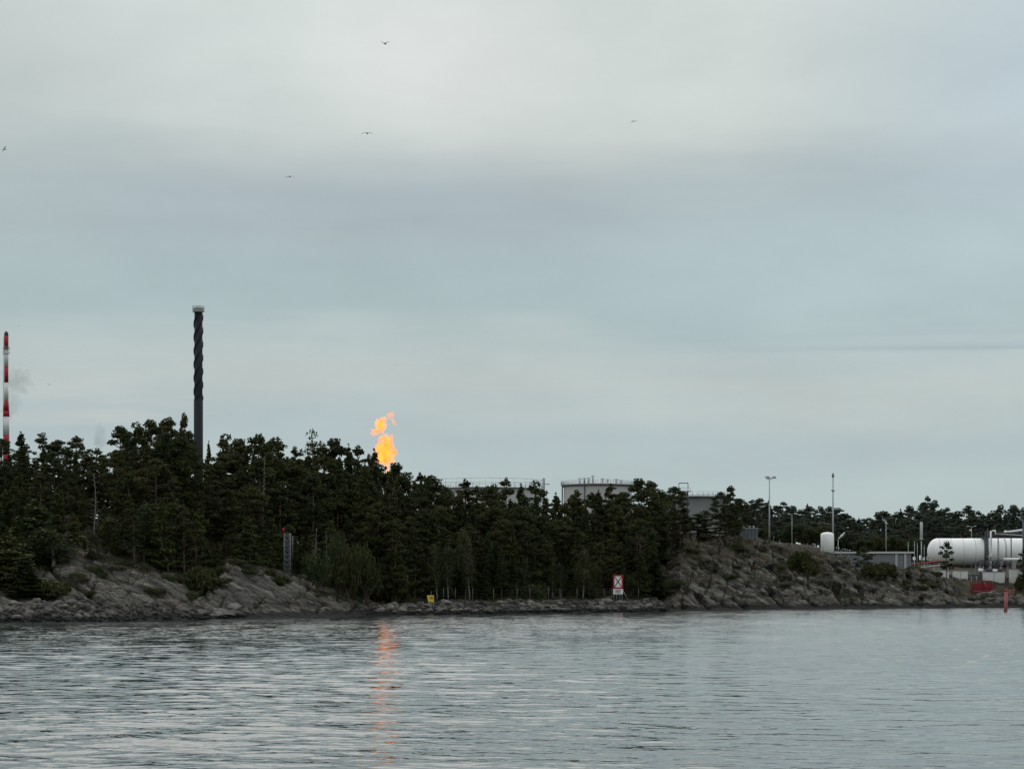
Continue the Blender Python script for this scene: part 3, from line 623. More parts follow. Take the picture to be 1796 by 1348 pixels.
for n, (u, v, k) in enumerate(SKY):
    w_ = where(u); kk = (k, w_); seen[kk] = seen.get(kk, 0)+1
    lab = '%s on the skyline %s' % (ADJ[k], w_)
    if tot[kk] > 1: lab = '%s skyline %s from the left, %s' % (ORD[seen[kk]-1], ADJ[k].replace('round crowned ', 'round '), w_)
    key = 'openpine' if k == 'o' else (PK[n % 6] if k == 'p' else (SK[n % 4] if n % 3 == 0 else 'conepine%d' % (n % 3)))
    ys = float(YS(u)); D = random.uniform(54, 62) if 600 < u < 715 else random.uniform(62, 82) if u < 680 else (random.uniform(36, 60) if u < 1190 else random.uniform(40, 48))
    if u >= 1190: D = 44
    ws = None
    if k == 's': ws = random.uniform(1.25, 1.6)
    if u in (319, 334, 366): ws = .62
    if u > 1255: ws = .72
    if 200 < u < 310: ws = random.uniform(1.05, 1.3)
    plant(key, u, ys+D, v, label=lab, group='trees on the skyline of the wood', wscale=ws)
# ranks of trees inside the wood
def relabel(items, fmt, wf):
    by = {}
    for uu, o in sorted(items, key=lambda q: q[0]): by.setdefault((wf(uu), o['category']), []).append(o)
    for (w_, c_), os_ in by.items():
        for i, o in enumerate(os_): o['label'] = (fmt % (ORD[min(i, 29)], c_, w_)) if len(os_) > 1 else (fmt.replace('%s ', '', 1).replace('from left ', '') % (c_, w_))
def rank(u0, u1, step, D0, D1, dv0, dv1, kinds, lab, grp, ws=None, vmin=None):
    u = u0; items = []
    while u < u1:
        uu = u+random.uniform(-.4, .4)*step; k = random.choice(kinds); ys = float(YS(uu)); Y = ys+random.uniform(D0, D1)
        v = skyv(uu)+random.uniform(dv0, dv1)
        if vmin: v = max(v, vmin+random.uniform(-12, 12))
        if not ((186 < uu < 200 and v < 850) or (324 < uu < 374 and v < 832)):
            items.append((uu, plant(k, uu, Y, v, label='x', group=grp, wscale=ws)))
        u += step
    relabel(items, lab, where)
rank(-70, 660, 12, 48, 60, 22, 60, PK+CK+SK[:2], '%s %s from left in the middle rank, %s', 'dark trees of the middle rank', None)
rank(-70, 640, 15, 40, 50, 62, 115, PK+CK+SK[:2]+['young1'], '%s shorter %s from left, %s', 'shorter trees in the left wood')
rank(640, 1190, 11, 26, 40, 18, 55, PK+CK+CK+SK[:2], '%s dark %s from left, below the skyline %s', 'dark trees of the shore wood')
rank(660, 1150, 13, 16, 26, 60, 110, PK+CK+SK, '%s shorter %s from left, near the bank %s', 'trees near the forest edge')
rank(700, 1150, 22, 13, 18, 100, 150, ['spruce0','spruce3','birch0','spruce2','conepine0','pine3','conepine2'], '%s small %s from left, above the stones %s', 'small trees above the stone bank')
rank(560, 1150, 26, 13, 22, 150, 190, ['bush0','bush1','low0','bush2','low1'], '%s leafy %s from left, above the stones %s', 'shrubs above the stone bank', 1.2)
rank(130, 640, 16, 25, 38, 125, 185, ['spruce3','young0','young2','pine3','conepine1','conepine2','spruce2'], '%s small %s from left, atop the rock %s', 'small trees along the top of the rock')
# deeper filling rank that closes the view between the trunks
rank(-70, 1180, 17, 84, 100, 30, 70, ['pine3','spruce0','spruce2'], '%s half hidden back %s from left, %s', 'back rank of the wood')

# named single trees and shrubs
def one(key, u, D, vtop, lab, ws=None, **k): return plant(key, u, float(YS(u))+D, vtop, label=lab, wscale=ws, **k)
one('young2', 435, 27, 905, 'yellow green conical young pine behind the rounded rock hump', 1.15)
one('young0', 468, 27, 948, 'low yellow green pine just left of the lattice mast', .8)
one('young1', 60, 30, 878, 'large leafy green tree overhanging the slope at far left', 2.3)
one('birch1', 95, 24, 925, 'mid green bushy tree low on the left slope', 2.0)
one('young2', 15, 18, 935, 'dark green bushy tree by the shore at the left edge', 2.2)
one('spruce2', -25, 22, 900, 'tall dark tree cut by the left edge of the picture', 1.6)
one('spruce2', 45, 12, 975, 'dark low tree just above the left shore boulders', 1.5)
one('low0', 80, 12, 1012, 'dark bush over the shore rock at far left', 1.5)
one('pine3', 310, 30, 880, 'dark bushy pine behind the rock slabs left of the hump', 1.2)
one('low1', 352, 18, 990, 'dark spreading pine bush in the hollow between two rocks', 1.5)
one('low0', 375, 15, 1010, 'low bush at the left foot of the rounded hump', 1.2)
one('low0', 330, 21, 1000, 'upper bush in the hollow between two rocks', 1.1)
one('birch2', 250, 33, 880, 'feathery green tree right of the white dead trunk', 1.4)
one('birch0', 200, 36, 905, 'greenish young tree on the slope below the gap', 1.4)
one('conepine0', 336, 66, 838, 'shadowed pine left of the foot of the dark chimney', 1.1)
one('conepine1', 355, 70, 846, 'shadowed pine before the foot of the dark chimney', 1.1)
one('pine3', 372, 64, 836, 'shadowed pine right of the foot of the dark chimney', 1.0)
one('dead0', 166, 40, 830, 'tall bare pale dead tree on the slope below the low gap', 1.1)
one('dead1', 455, 44, 800, 'bare grey dead tree inside the wood above the hump', .9)
one('dead2', 295, 26, 940, 'crooked bare dead pine above the slanting slabs', 1.2)
one('dead1', 546, 24, 925, 'leaning bare trunk right of the lattice mast', .9)
one('dead0', 572, 26, 930, 'straight bare trunk two steps right of the lattice mast', .6)
one('birch0', 822, 14, 925, 'leaning pale birch trunk above the stone bank', .9)
one('birch2', 786, 13.5, 955, 'slim upright birch right of the yellow sign', .8)
one('birch1', 1022, 13, 962, 'green birch with crooked pale stem left of the crossed sign', 1.15)
one('birch2', 690, 15, 985, 'green birch bush at the left end of the stone bank', 1.2)
one('dead2', 905, 16, 975, 'bare tangled tree behind the shore fence', 1.0)
one('dead0', 1120, 40, 925, 'bare bleached snag left of the right hand rock', 1.6)
one('dead1', 1140, 18, 1000, 'small bare snag right of the crossed sign', .8)
one('spruce2', 1150, 14, 985, 'dark spreading spruce at the foot of the right rock', 1.5)
one('spruce0', 1128, 16, 968, 'dark spruce behind the crossed sign', 1.2)
one('bush0', 1185, 14, 1008, 'green shrub on the left edge of the right rock', 1.2)
one('smallpine', 1346, 30, 940, 'tiny pine on the ledge below the tall floodlight mast', .45)
one('low1', 1403, 20, 962, 'dark juniper bush right of the small lamp', 1.3)
one('low0', 1420, 17, 980, 'low dark bush under the white upright tank', 1.3)
one('smallpine', 1512, 17, 960, 'bushy dark pine in front of the grey building', 1.2)
one('low1', 1530, 14, 985, 'dark bush at the foot of the pine by the grey building', 1.2)
one('low0', 1552, 17, 983, 'dark bush before the right end of the grey building', 1.0)
one('smallpine', 1660, 21, 950, 'small open pine standing in front of the white horizontal tank', .95)
one('smallpine', 1797, 22, 962, 'dark pine cut by the right edge of the picture', .9)
one('low0', 1642, 23, 1000, 'low bush left of the open pine by the tank', .6)
one('low1', 1790, 24, 1008, 'bush under the pipes at the right edge', .7)
one('conepine1', 1180, 40, 905, 'slim dark pine below the stair tower', .8)
one('pine2', 1275, 42, 895, 'dark bushy pine lower on the right rock', .8)
one('pine3', 1290, 43, 900, 'broad low pine beside the blue grey block', .8)
one('pine4', 1192, 36, 900, 'half hidden pine on the left shoulder of the right rock', .9)
hl = 'low brown heather shrub on the right hand rock'
for i in range(75):
    u = random.uniform(1150, 1640); D = random.uniform(9, 34)
    plant(random.choice(['bush3','bush3','low1','bush0']), u, float(YS(u))+D, Ht=random.uniform(.5, 1.2), label=hl, group='low shrubs on the right rock', wscale=random.uniform(.35, .8))
for i in range(75):
    u = random.uniform(70, 640); D = random.uniform(17, 42) if i < 60 else random.uniform(10, 20)
    plant(random.choice(['bush3','low1','bush0','bush1']), u, float(YS(u))+D, Ht=random.uniform(.6, 1.7), label='low shrub growing on the left rock slope', group='low shrubs on the left rock', wscale=random.uniform(.4, .9))
# far wood beyond the plant at right
FS = [(1290,880),(1305,872),(1322,876),(1340,873),(1356,884),(1375,880),(1395,882),(1410,886),(1430,883),(1450,880),(1470,888),(1490,895),(1510,906),(1522,908),(1540,896),(1560,894),(1575,898),(1590,892),(1605,876),(1620,869),(1632,870),(1650,884),(1672,895),(1690,888),(1712,893),(1730,900),(1750,886),(1770,884),(1796,890),(1850,885)]
fu = np.array([a for a, b in FS], float); fv = np.array([b for a, b in FS], float)
FK = ['farpine0','farpine1','farpine2','farpine0','farpine1','farspruce1','farpine2']
def farwhere(u): return 'left of the floodlight mast' if u < 1349 else 'between the two tall masts' if u < 1461 else 'behind the grey building' if u < 1616 else 'behind the white horizontal tank'
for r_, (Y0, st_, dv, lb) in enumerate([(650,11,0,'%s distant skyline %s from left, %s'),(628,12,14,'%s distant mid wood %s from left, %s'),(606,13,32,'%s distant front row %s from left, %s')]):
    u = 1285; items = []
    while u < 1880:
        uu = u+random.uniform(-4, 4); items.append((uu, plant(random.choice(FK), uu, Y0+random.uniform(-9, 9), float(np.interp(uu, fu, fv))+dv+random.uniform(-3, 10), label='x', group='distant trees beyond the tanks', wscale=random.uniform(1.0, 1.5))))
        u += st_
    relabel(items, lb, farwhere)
items = []
for i in range(30):
    uu = random.uniform(1292, 1800); v = 915+random.uniform(-8, 14)+(18 if uu > 1460 else 0)
    items.append((uu, plant('broad%d' % (i % 3), uu, 565+random.uniform(-15, 15), v, label='x', group='leafy trees before the distant wood', wscale=random.uniform(.7, 1.1))))
relabel(items, '%s light green leafy %s from left, %s', farwhere)
# dry grass and heath: nobody could count it
def grass():
    rg = np.random.default_rng(77); C = []
    def strip(u0, u1, d0, d1, n, hmax):
        u = rg.uniform(u0, u1, n); D = rg.uniform(d0, d1, n); Y = YS(u)+D; x = (u-898)/F*Y
        keep = fbm(x*.25, Y*.25, 3, 12) > .02; x, Y = x[keep], Y[keep]; C.append(np.stack([x, Y, height(x, Y), np.full(len(x), hmax)], 1))
    strip(1150, 1800, 10, 40, 26000, .45); strip(100, 640, 16, 42, 16000, .5); strip(660, 1160, 11, 15, 7000, .7)
    C = np.concatenate(C); n = len(C); a = rg.uniform(0, 6.28, n); w2 = .05; h = C[:, 3]*rg.uniform(.5, 1.2, n); lx = rg.normal(0, .15, n)
    p0 = C[:, :3]+np.stack([np.cos(a)*w2, np.sin(a)*w2, -.05+0*a], 1); p1 = C[:, :3]-np.stack([np.cos(a)*w2, np.sin(a)*w2, .05+0*a], 1)
    p2 = C[:, :3]+np.stack([lx, rg.normal(0, .1, n), h], 1)
    V = np.stack([p0, p1, p2], 1).reshape(-1, 3); me = npmesh('dry_grass', V, np.arange(len(V)).reshape(-1, 3), M['heath'], False)
    tag(link(bpy.data.objects.new('dry_grass', me)), 'dry brown grass and heather tufts growing in the cracks of the rock', 'grass', kind='stuff')
grass()

# ------------------------------------------------------------------ boulders
def boulder_mesh(seed):
    rg = np.random.default_rng(seed); import bmesh
    bm = bmesh.new(); bmesh.ops.create_icosphere(bm, subdivisions=3, radius=1.0)
    pl = [(Vector(rg.normal(size=3)).normalized(), rg.uniform(.55, .9)) for _ in range(11)]
    for v in bm.verts:
        for n_, d_ in pl:
            k = v.co.dot(n_)
            if k > d_: v.co -= n_*(k-d_)
        v.co *= 1+rg.normal(0, .015)
    me = bpy.data.meshes.new('boulder'); bm.to_mesh(me); bm.free(); me.materials.append(M['boulder']); return me
BM = [boulder_mesh(500+i) for i in range(7)]
def boulder(u, D, s, lab, grp):
    Y = float(YS(u))+D; o = bpy.data.objects.new('boulder', random.choice(BM)); link(o)
    o.location = (X(u, Y), Y, gz(u, Y)+s*.15); o.scale = (s*random.uniform(.8, 1.5), s*random.uniform(.8, 1.2), s*random.uniform(.55, .85)); o.rotation_euler = (random.uniform(-.3, .3), random.uniform(-.3, .3), random.uniform(0, 6.28))
    tag(o, lab, 'boulder', grp)
for i in range(190):
    boulder(random.uniform(660, 1165), random.choice([.8, 2.2, 3.6, 5, 6.5, 8, 9.5])+random.uniform(-.6, .6), random.uniform(.35, .85), 'grey angular boulder in the long low bank of dumped stone', 'boulders of the low stone bank')
for i in range(70):
    boulder(random.uniform(-40, 150), random.choice([1, 2.5, 4, 6, 8])+random.uniform(-.7, .7), random.uniform(.3, .75), 'rounded grey boulder at the water edge below the left slope', 'boulders on the far left shore')
for i in range(26):
    boulder(random.uniform(345, 420), random.uniform(.5, 5), random.uniform(.4, .9), 'pale boulder in the cove between the two rock slabs', 'boulders in the small cove')
def rubble():
    mb = MB(); rg = random.Random(9); base = [(v.co.copy()) for v in BM[0].vertices]; polys = [tuple(p.vertices) for p in BM[0].polygons]
    import bmesh
    bm = bmesh.new(); bmesh.ops.create_icosphere(bm, subdivisions=1, radius=1.0); base = [v.co.copy() for v in bm.verts]; polys = [tuple(v.index for v in f.verts) for f in bm.faces]; bm.free()
    for i in range(2600):
        if i < 2000: u = rg.uniform(645, 1180); D = rg.uniform(.2, 11.5)
        else: u = rg.uniform(-60, 440); D = rg.uniform(.2, 5)
        Y = float(YS(u))+D; s = rg.uniform(.12, .34); c = Vector((X(u, Y), Y, gz(u, Y)+s*.2)); q = Matrix.Rotation(rg.uniform(0, 6), 3, 'Z') @ Matrix.Rotation(rg.uniform(0, 1), 3, 'X') @ Matrix.Diagonal((s*rg.uniform(.8, 1.7), s, s*.75))
        mb.add([c+q @ (b*rg.uniform(.8, 1.15)) for b in base], polys)
    tag(mb.build('rubble', M['boulder']), 'small broken stones filling the gaps between the shore boulders', 'rubble', kind='stuff')
rubble()

# ------------------------------------------------------------------ chimneys
def chimney_dark():
    Y = 720.; r = 8.0/F*Y; g = gz(348, Y); top = Zv(548, Y); t = thing('factory_chimney', (X(348, Y), Y, g), 'tall dark chimney with spiral fins and a pale crown platform, rising above the trees', 'chimney')
    H = top-g; zs0 = Zv(700, Y)-g
    a = MB(); a.lathe([(r*1.02, 0), (r*1.0, zs0)], n=40); a.build('lower_shaft', M['stacklow'], t)
    # upper shaft with three helical strakes, real fins
    b = MB(); b.lathe([(r*.9, zs0), (r*.88, H)], n=40, capb=False); b.build('upper_shaft', M['stack'], t)
    for k in range(3):
        s = MB(); n = 160; vs = []; fs = []; turns = (H-zs0)/(2*r*4.6)
        for i in range(n+1):
            q = i/n; an = 2*math.pi*(turns*q+k/3); zz = zs0+(H-1-zs0)*q
            for rr, w_ in ((.84, -.30), (1.08, -.10), (1.08, .10), (.84, .30)):
                vs.append((math.cos(an)*r*rr, math.sin(an)*r*rr, zz+w_*2.2))
        for i in range(n):
            for j in range(4): fs.append((i*4+j, i*4+(j+1) % 4, (i+1)*4+(j+1) % 4, (i+1)*4+j))
        s.add(vs, fs, True); s.build('spiral_fin', M['stack'], t)
    c = MB(); hp = 11/F*Y
    c.lathe([(r*.85, H), (r*1.0, H+.1), (r*1.02, H+hp*.5), (r*.8, H+hp*.55)], n=40); c.build('crown_ring', M['steel'], t)
    d = MB()
    for zz in (H+hp*.1, H+hp*.62):
        d.lathe([(r*.9, zz), (r*1.28, zz), (r*1.28, zz+.12), (r*.9, zz+.12)], n=40)
    for ring in (.30, .5, .82, 1.0):
        d.tube([(math.cos(x)*r*1.28, math.sin(x)*r*1.28, H+hp*ring) for x in np.linspace(0, 6.283, 33)], .06, 5, cap=False)
    for i in range(20):
        x = i*math.pi/10; d.tube([(math.cos(x)*r*1.28, math.sin(x)*r*1.28, H+hp*.1), (math.cos(x)*r*1.28, math.sin(x)*r*1.28, H+hp*1.0)], .05, 4)
    d.build('platform_railing', M['palepaint'], t)
    for k, x in enumerate((.3, 2.2, 4.1)):
        f = MB(); f.lathe([(r*.22, H), (r*.22, H+hp*1.05)], (math.cos(x)*r*.4, math.sin(x)*r*.4, 0), 12); f.build('flue', M['steel'], t)
chimney_dark()
def chimney_striped():
    Y = 1000.; u = 11.0; r = 4.0/F*Y; g = 12.0; t = thing('striped_chimney', (X(u, Y), Y, g), 'slim red and white banded chimney at the left edge', 'chimney'); Z = lambda v: Zv(v, Y)-g
    segs = [(588,612,'bandred',.95,.95),(612,642,'bandwhite',.9,.9),(642,671,'bandred',.9,.92),(671,702,'bandwhite',.92,.95),(702,721,'bandred',.95,1.25),(721,730,'bandred',1.4,1.4),(730,763,'bandwhite',1.25,1.3),(763,790,'bandred',1.32,1.35),(790,830,'bandred',1.38,1.4),(830,880,'bandred',1.4,1.5)]
    for a, b, m_, ra, rb in segs:
        s = MB(); s.lathe([(r*rb, Z(b) if b < 880 else 0), (r*ra, Z(a))], n=28); s.build('red_band' if m_ == 'bandred' else 'white_band', M[m_], t)
    s = MB(); s.lathe([(r*.95, Z(588)), (r*.9, Z(584)), (r*.5, Z(582)), (r*.45, Z(581))], n=24); s.build('chimney_cap', M['darksteel'], t)
    for v in (612.5, 620):
        s = MB(); s.lathe([(r*.9, Z(v)), (r*1.45, Z(v)), (r*1.45, Z(v)+.15), (r*.9, Z(v)+.15)], n=28)
        for i in range(16):
            x = i*math.pi/8; s.tube([(math.cos(x)*r*1.42, math.sin(x)*r*1.42, Z(v)), (math.cos(x)*r*1.42, math.sin(x)*r*1.42, Z(v)+1.2)], .05, 4)
        s.tube([(math.cos(x)*r*1.42, math.sin(x)*r*1.42, Z(v)+1.2) for x in np.linspace(0, 6.283, 25)], .05, 4, cap=False)
        s.build('platform', M['steel'], t)
    s = MB()
    for dx in (-.25, .25): s.tube([(-r*1.35, dx, Z(765)), (-r*1.1, dx, Z(590))], .06, 4)
    zz = Z(765)
    while zz < Z(590): s.tube([(-r*1.2, -.25, zz), (-r*1.2, .25, zz)], .03, 4); zz += 1.2
    s.build('ladder', M['steel'], t)
chimney_striped()

# ------------------------------------------------------------------ smoke, flame
def ellipsoids(name, parts, seed, disp=.22, sub=4, fr=.25):
    import bmesh
    V = []; Fc = []; n0 = 0
    for (c, rr, rot) in parts:
        bm = bmesh.new(); bmesh.ops.create_icosphere(bm, subdivisions=sub, radius=1.0)
        co = np.array([v.co[:] for v in bm.verts]); fs = np.array([[v.index for v in f.verts] for f in bm.faces]); bm.free()
        mx = max(rr)
        d = fbm(co[:, 0]*2.0+c[0]*.3+co[:, 1], co[:, 2]*2.0+c[2]*.3, 4, seed, .6); co = co*(1+disp*2.2*d)[:, None]
        co = co*np.array(rr); co = co @ np.array(Matrix.Rotation(rot, 3, 'Y')).T; co += np.array(c)
        V.append(co); Fc.append(fs+n0); n0 += len(co)
    return np.concatenate(V), np.concatenate(Fc)
def volmat(name, col, dens, emit=None, es=0, nscale=.12, lo=.4, hi=.62, zstretch=1.0, emit2=None):
    m = bpy.data.materials.new(name); m.use_nodes = True; t = m.node_tree; t.nodes.remove(t.nodes['Principled BSDF']); out = t.nodes['Material Output']
    pv = t.nodes.new('ShaderNodeVolumePrincipled'); pv.inputs['Color'].default_value = col
    g = t.nodes.new('ShaderNodeTexCoord'); n = noise(t, mapping(t, g.outputs['Object'], scale=(1, 1, zstretch)), nscale, 5, .6); d = ramp(t, n, [(lo, (0,0,0)), (hi, (1,1,1))])
    t.links.new(mth(t, 'MULTIPLY', d, dens), pv.inputs['Density'])
    if emit: pv.inputs['Emission Color'].default_value = emit; t.links.new(mth(t, 'MULTIPLY', d, es), pv.inputs['Emission Strength'])
    if emit2: t.links.new(ramp(t, noise(t, mapping(t, g.outputs['Object'], (9,2,4), scale=(1,1,.7)), nscale*1.3, 4, .6), [(.42, emit), (.58, emit2)]), pv.inputs['Emission Color'])
    t.links.new(pv.outputs[0], out.inputs['Volume']); return m
def blob(name, parts_px, Y, m, seed, lab=None, cat=None, parent=None, disp=.22, fr=.25, depth=1.0):
    k = Y/F; parts = [((X(u, Y), Y, Zv(v, Y)), (ru*k, min(ru, rv)*k*depth, rv*k), R(rot)) for u, v, ru, rv, rot in parts_px]
    V, Fc = ellipsoids(name, parts, seed, disp); c = V.mean(0)
    if parent is None:
        o = bpy.data.objects.new(name, npmesh(name, V-c, Fc, m)); o.location = c; link(o); tag(o, lab, cat)
    else:
        o = bpy.data.objects.new(name, npmesh(name, V-np.array(parent.location), Fc, m)); link(o, parent)
    return o
smk = volmat('chimney smoke', (.32,.35,.36,1), .045, nscale=.10, lo=.35, hi=.65)
blob('smoke_plume', [(30,668,26,22,10)], 1040., smk, 3, 'faint grey smoke drifting right of the red and white chimney', 'smoke', disp=.3)
blob('smoke_plume', [(20,708,17,24,0)], 1060., smk, 5, 'fainter grey smoke low beside the red and white chimney', 'smoke', disp=.3)
blob('smoke_plume', [(175,765,12,22,5)], 900., volmat('thin grey smoke', (.3,.33,.35,1), .075, nscale=.12, lo=.35, hi=.65), 8, 'faint wisp of grey smoke above the low gap in the treeline', 'smoke', disp=.3)
def flare():
    Y = 404.; t = thing('gas_flare', (X(676, Y), Y, gz(676, Y)), 'tall gas flare stack burning with an orange flame above the treetops', 'flare')
    g = t.location.z; s = MB(); zt = Zv(843, Y)-g; s.tube([(0, 0, 0), (0, 0, zt-1.5)], .3, 16); s.build('flare_stack', M['darksteel'], t)
    s = MB(); s.lathe([(.3, zt-1.5), (.45, zt-1.3), (.45, zt), (.4, zt)], n=16); s.build('burner_tip', M['darksteel'], t)
    fm = volmat('burning gas', (0,0,0,1), .55*2.2, (1.0,.17,.008,1), .55*2.2*2.3, nscale=.8, lo=.40, hi=.53, zstretch=.6, emit2=(1.0,.36,.05,1))
    f2 = volmat('paler burning gas', (0,0,0,1), .75, (.9,.30,.08,1), .75*1.8, nscale=.9, lo=.36, hi=.54, zstretch=.6)
    low = [(676,793,16,23,-8),(672,800,14,13,0),(679,774,8,14,-6),(685,770,4.5,9,8),(668,784,9,11,20),(683,799,8,11,0),(677,813,6,6,0),(679,822,3.2,5,0),(678,832,2.6,8,0),(661,790,4.5,9,-10)]
    a = blob('lower_flame', low, Y, fm, 11, parent=t, disp=.30)
    core = volmat('hot gas core', (0,0,0,1), 2.2, (1.0,.30,.03,1), 2.2*2.1, nscale=1.0, lo=.36, hi=.5, zstretch=.6)
    shrink = lambda L_, k=.66: [(u_, v_, ru*k, rv*k, ro) for u_, v_, ru, rv, ro in L_]
    blob('lower_flame_core', shrink(low[:6]+low[7:9]), Y, core, 14, parent=t, disp=.32)
    blob('middle_flame_core', shrink([(669,742,10,8,35),(666,747,8.5,11,-28),(660,755,7,6,40)], .6), Y, core, 15, parent=t, disp=.32)
    b = blob('middle_flame', [(669,742,10,8,35),(666,747,8.5,11,-28),(660,755,7,6,40),(654,761,5,2.6,30),(673,736,5,6,0)], Y, fm, 12, parent=t, disp=.34)
    c = blob('upper_flame', [(685,727,7,5.5,-25),(683,731,4.5,5,10),(689,738,3.5,7,-30),(693,743,2.6,4,-30)], Y, f2, 13, parent=t, disp=.34)
flare()

# ------------------------------------------------------------------ storage tanks
def ring(mb, cx, cy, r, z, rad, n=48):
    mb.tube([(cx+math.cos(x)*r, cy+math.sin(x)*r, z) for x in np.linspace(0, 2*math.pi, n+1)], rad, 5, cap=False)
def tank(u0, u1, vrim, Y, m_, lab, rail_px, roof=.0, post=40, extras=None):
    r = (u1-u0)/2/F*Y; cx = X((u0+u1)/2, Y); g = gz((u0+u1)/2, Y+r); top = Zv(vrim, Y)-g
    t = thing('storage_tank', (cx, Y+r, g), lab, 'tank'); a = MB(); nseg = 96
    prof = [(r, 0)]; zz = 2.4
    a.lathe(prof+[(r, top)], n=nseg, capt=False, smooth=False); a.build('tank_wall', M[m_], t)
    a = MB(); a.lathe([(r, top), (r*.66, top+roof*.55), (r*.33, top+roof*.88), (.3, top+roof)], n=nseg, capb=False); a.build('roof', M[m_], t)
    a = MB(); a.lathe([(r, top-.3), (r+1.1, top-.3), (r+1.1, top-.12), (r, top-.12)], n=nseg, capb=False, capt=False); a.build('walkway', M['steel'], t)
    h = rail_px/F*Y; a = MB()
    for f_ in (.5, 1.0): ring(a, 0, 0, r+1.0, top-.12+h*f_, .05, nseg)
    for i in range(post):
        x = 2*math.pi*i/post; a.tube([((r+1)*math.cos(x), (r+1)*math.sin(x), top-.15), ((r+1)*math.cos(x), (r+1)*math.sin(x), top-.12+h)], .075, 4)
    a.build('railing', M['steel'], t)
    if extras: extras(t, r, top, h)
    return t
def ex1(t, r, top, h):
    a = MB(); ring(a, 0, 0, r+.2, top+h*1.7, .07, 96)
    for i in range(24):
        x = 2*math.pi*i/24; a.tube([((r+.2)*math.cos(x), (r+.2)*math.sin(x), top), ((r+.2)*math.cos(x), (r+.2)*math.sin(x), top+h*1.7)], .05, 4)
    a.build('foam_pipe', M['palepaint'], t)
    a = MB(); a.box((r+.8, -1, top*.5+1.5), (.9, .9, top+4.6)); a.box((r+1.6, -1, top+h*.95), (2.6, .5, .3)); a.build('ladder_cage', M['steel'], t)
def ex2(t, r, top, h):
    a = MB()
    for i, (x, y, s) in enumerate([(-.55,-.72,1.5),(-.42,-.8,1.6),(-.3,-.85,1.6),(-.18,-.9,2.2),(.1,-.85,1.4),(.25,-.85,1.2),(.5,-.75,1.3),(.65,-.65,1.0)]):
        a.tube([(r*x, r*y, top), (r*x, r*y, top+s*1.4)], .32, 8); a.tube([(r*x-.7, r*y, top+s*1.2), (r*x+.7, r*y, top+s*1.2)], .16, 6)
    a.build('roof_vents', M['steel'], t)
    a = MB(); a.tube([(-r-.6, -3, 0), (-r-.6, -3, top)], .25, 8); a.tube([(-.42*r, -r*.93, 0), (-.42*r, -r*.93, top+1.6)], .2, 8); a.build('riser_pipes', M['darksteel'], t)
    a = MB(); a.lathe([(r+.05, top-1.0), (r+.4, top-.9), (r+.4, top-.6), (r+.05, top-.5)], n=96, capb=False, capt=False); a.build('wind_girder', M['greytank'], t)
tank(752, 951, 853, 760., 'cream', 'broad pale storage tank with a railed rim behind the treetops', 9, .3, 60, ex1)
tank(990, 1112, 847, 820., 'cream', 'middle storage tank with cluttered vents and a low domed roof', 6.5, 1.3, 90, ex2)
tank(1150, 1288, 869, 700., 'greytank', 'grey storage tank behind the stair tower', 8, .8, 50, None)
def stair_tower():
    Y = 672.; u0, u1 = 1190., 1206.; k = Y/F; g = gz(1198, Y); t = thing('stair_tower', (X(1198, Y), Y, g), 'dark steel stair tower with an open square frame on top', 'tower')
    wd = (u1-u0)*k; z1 = Zv(862, Y)-g; z2 = Zv(847, Y)-g; a = MB()
    for sx in (-1, 1):
        for sy in (-1, 1): a.tube([(sx*wd/2, sy*wd/2, 0), (sx*wd/2, sy*wd/2, z2 if sy < 0 else z1)], .11, 6)
    a.tube([(-wd/2, -wd/2, z2), (wd/2, -wd/2, z2)], .12, 6); a.build('frame', M['darksteel'], t)
    a = MB(); zz = 1.0; i = 0
    while zz < z1:
        a.box((0, 0, zz), (wd*1.05, wd*1.05, .28)); s = 1 if i % 2 else -1
        a.tube([(-s*wd/2, -wd/2-.1, zz), (s*wd/2, -wd/2-.1, min(z1, zz+1.6))], .16, 5); zz += 1.6; i += 1
    a.build('stair_flights', M['darksteel'], t)
    a = MB(); a.box((wd*.1, 0, z1+.1), (wd*1.5, wd*1.2, .2))
    for x in np.linspace(-.6, .8, 6): a.tube([(wd*x, -wd*.6, z1), (wd*x, -wd*.6, z1+1.2)], .05, 4)
    a.tube([(-wd*.6, -wd*.6, z1+1.2), (wd*.8, -wd*.6, z1+1.2)], .05, 4); a.build('top_platform', M['steel'], t)
stair_tower()

# ------------------------------------------------------------------ masts and lamps
def mast(name, u, Y, vtop, r, lab, cat, head):
    g = gz(u, Y); t = thing(name, (X(u, Y), Y, g), lab, cat); H = Zv(vtop, Y)-g
    a = MB(); a.tube([(0,0,0),(0,0,H*.5),(0,0,H)], [r*1.3, r, r*.75], 10); a.build('pole', M['steel'], t); head(t, H, r); return t
def h_flood(t, H, r):
    a = MB(); a.box((.4, 0, H), (2.3, .25, .16)); a.box((0, .5, H-.25), (1.5, .2, .12)); a.build('crossarm', M['steel'], t)
    for x, s in ((-.75, 1), (-.25, 1), (1.35, .7), (.9, .7)):
        b = MB(); b.box((x, -.1, H+.22), (.45*s+.1, .5, .3), 0, R(12)); b.build('floodlight', M['steel'], t)
def h_cam(t, H, r):
    a = MB(); a.lathe([(.1, H-.2), (.26, H), (.3, H+.35), (.2, H+.75), (.05, H+.95)], n=16); a.build('camera_dome', M['greytank'], t)
    a = MB(); a.lathe([(r+.02, H-3.3), (r+.18, H-3.2), (r+.18, H-2.9), (r+.02, H-2.8)], n=16); a.tube([(0,0,H-3), (-.45,0,H-3)], .05, 5); a.build('collar', M['steel'], t)
def h_street(t, H, r):
    a = MB(); a.tube([(0,0,H-.1), (-.5,0,H+.12)], .04, 6); a.build('arm', M['steel'], t)
    a = MB(); a.box((-.62, 0, H+.15), (.6, .26, .12), 0, R(12)); a.build('lamp_head', M['white'], t)
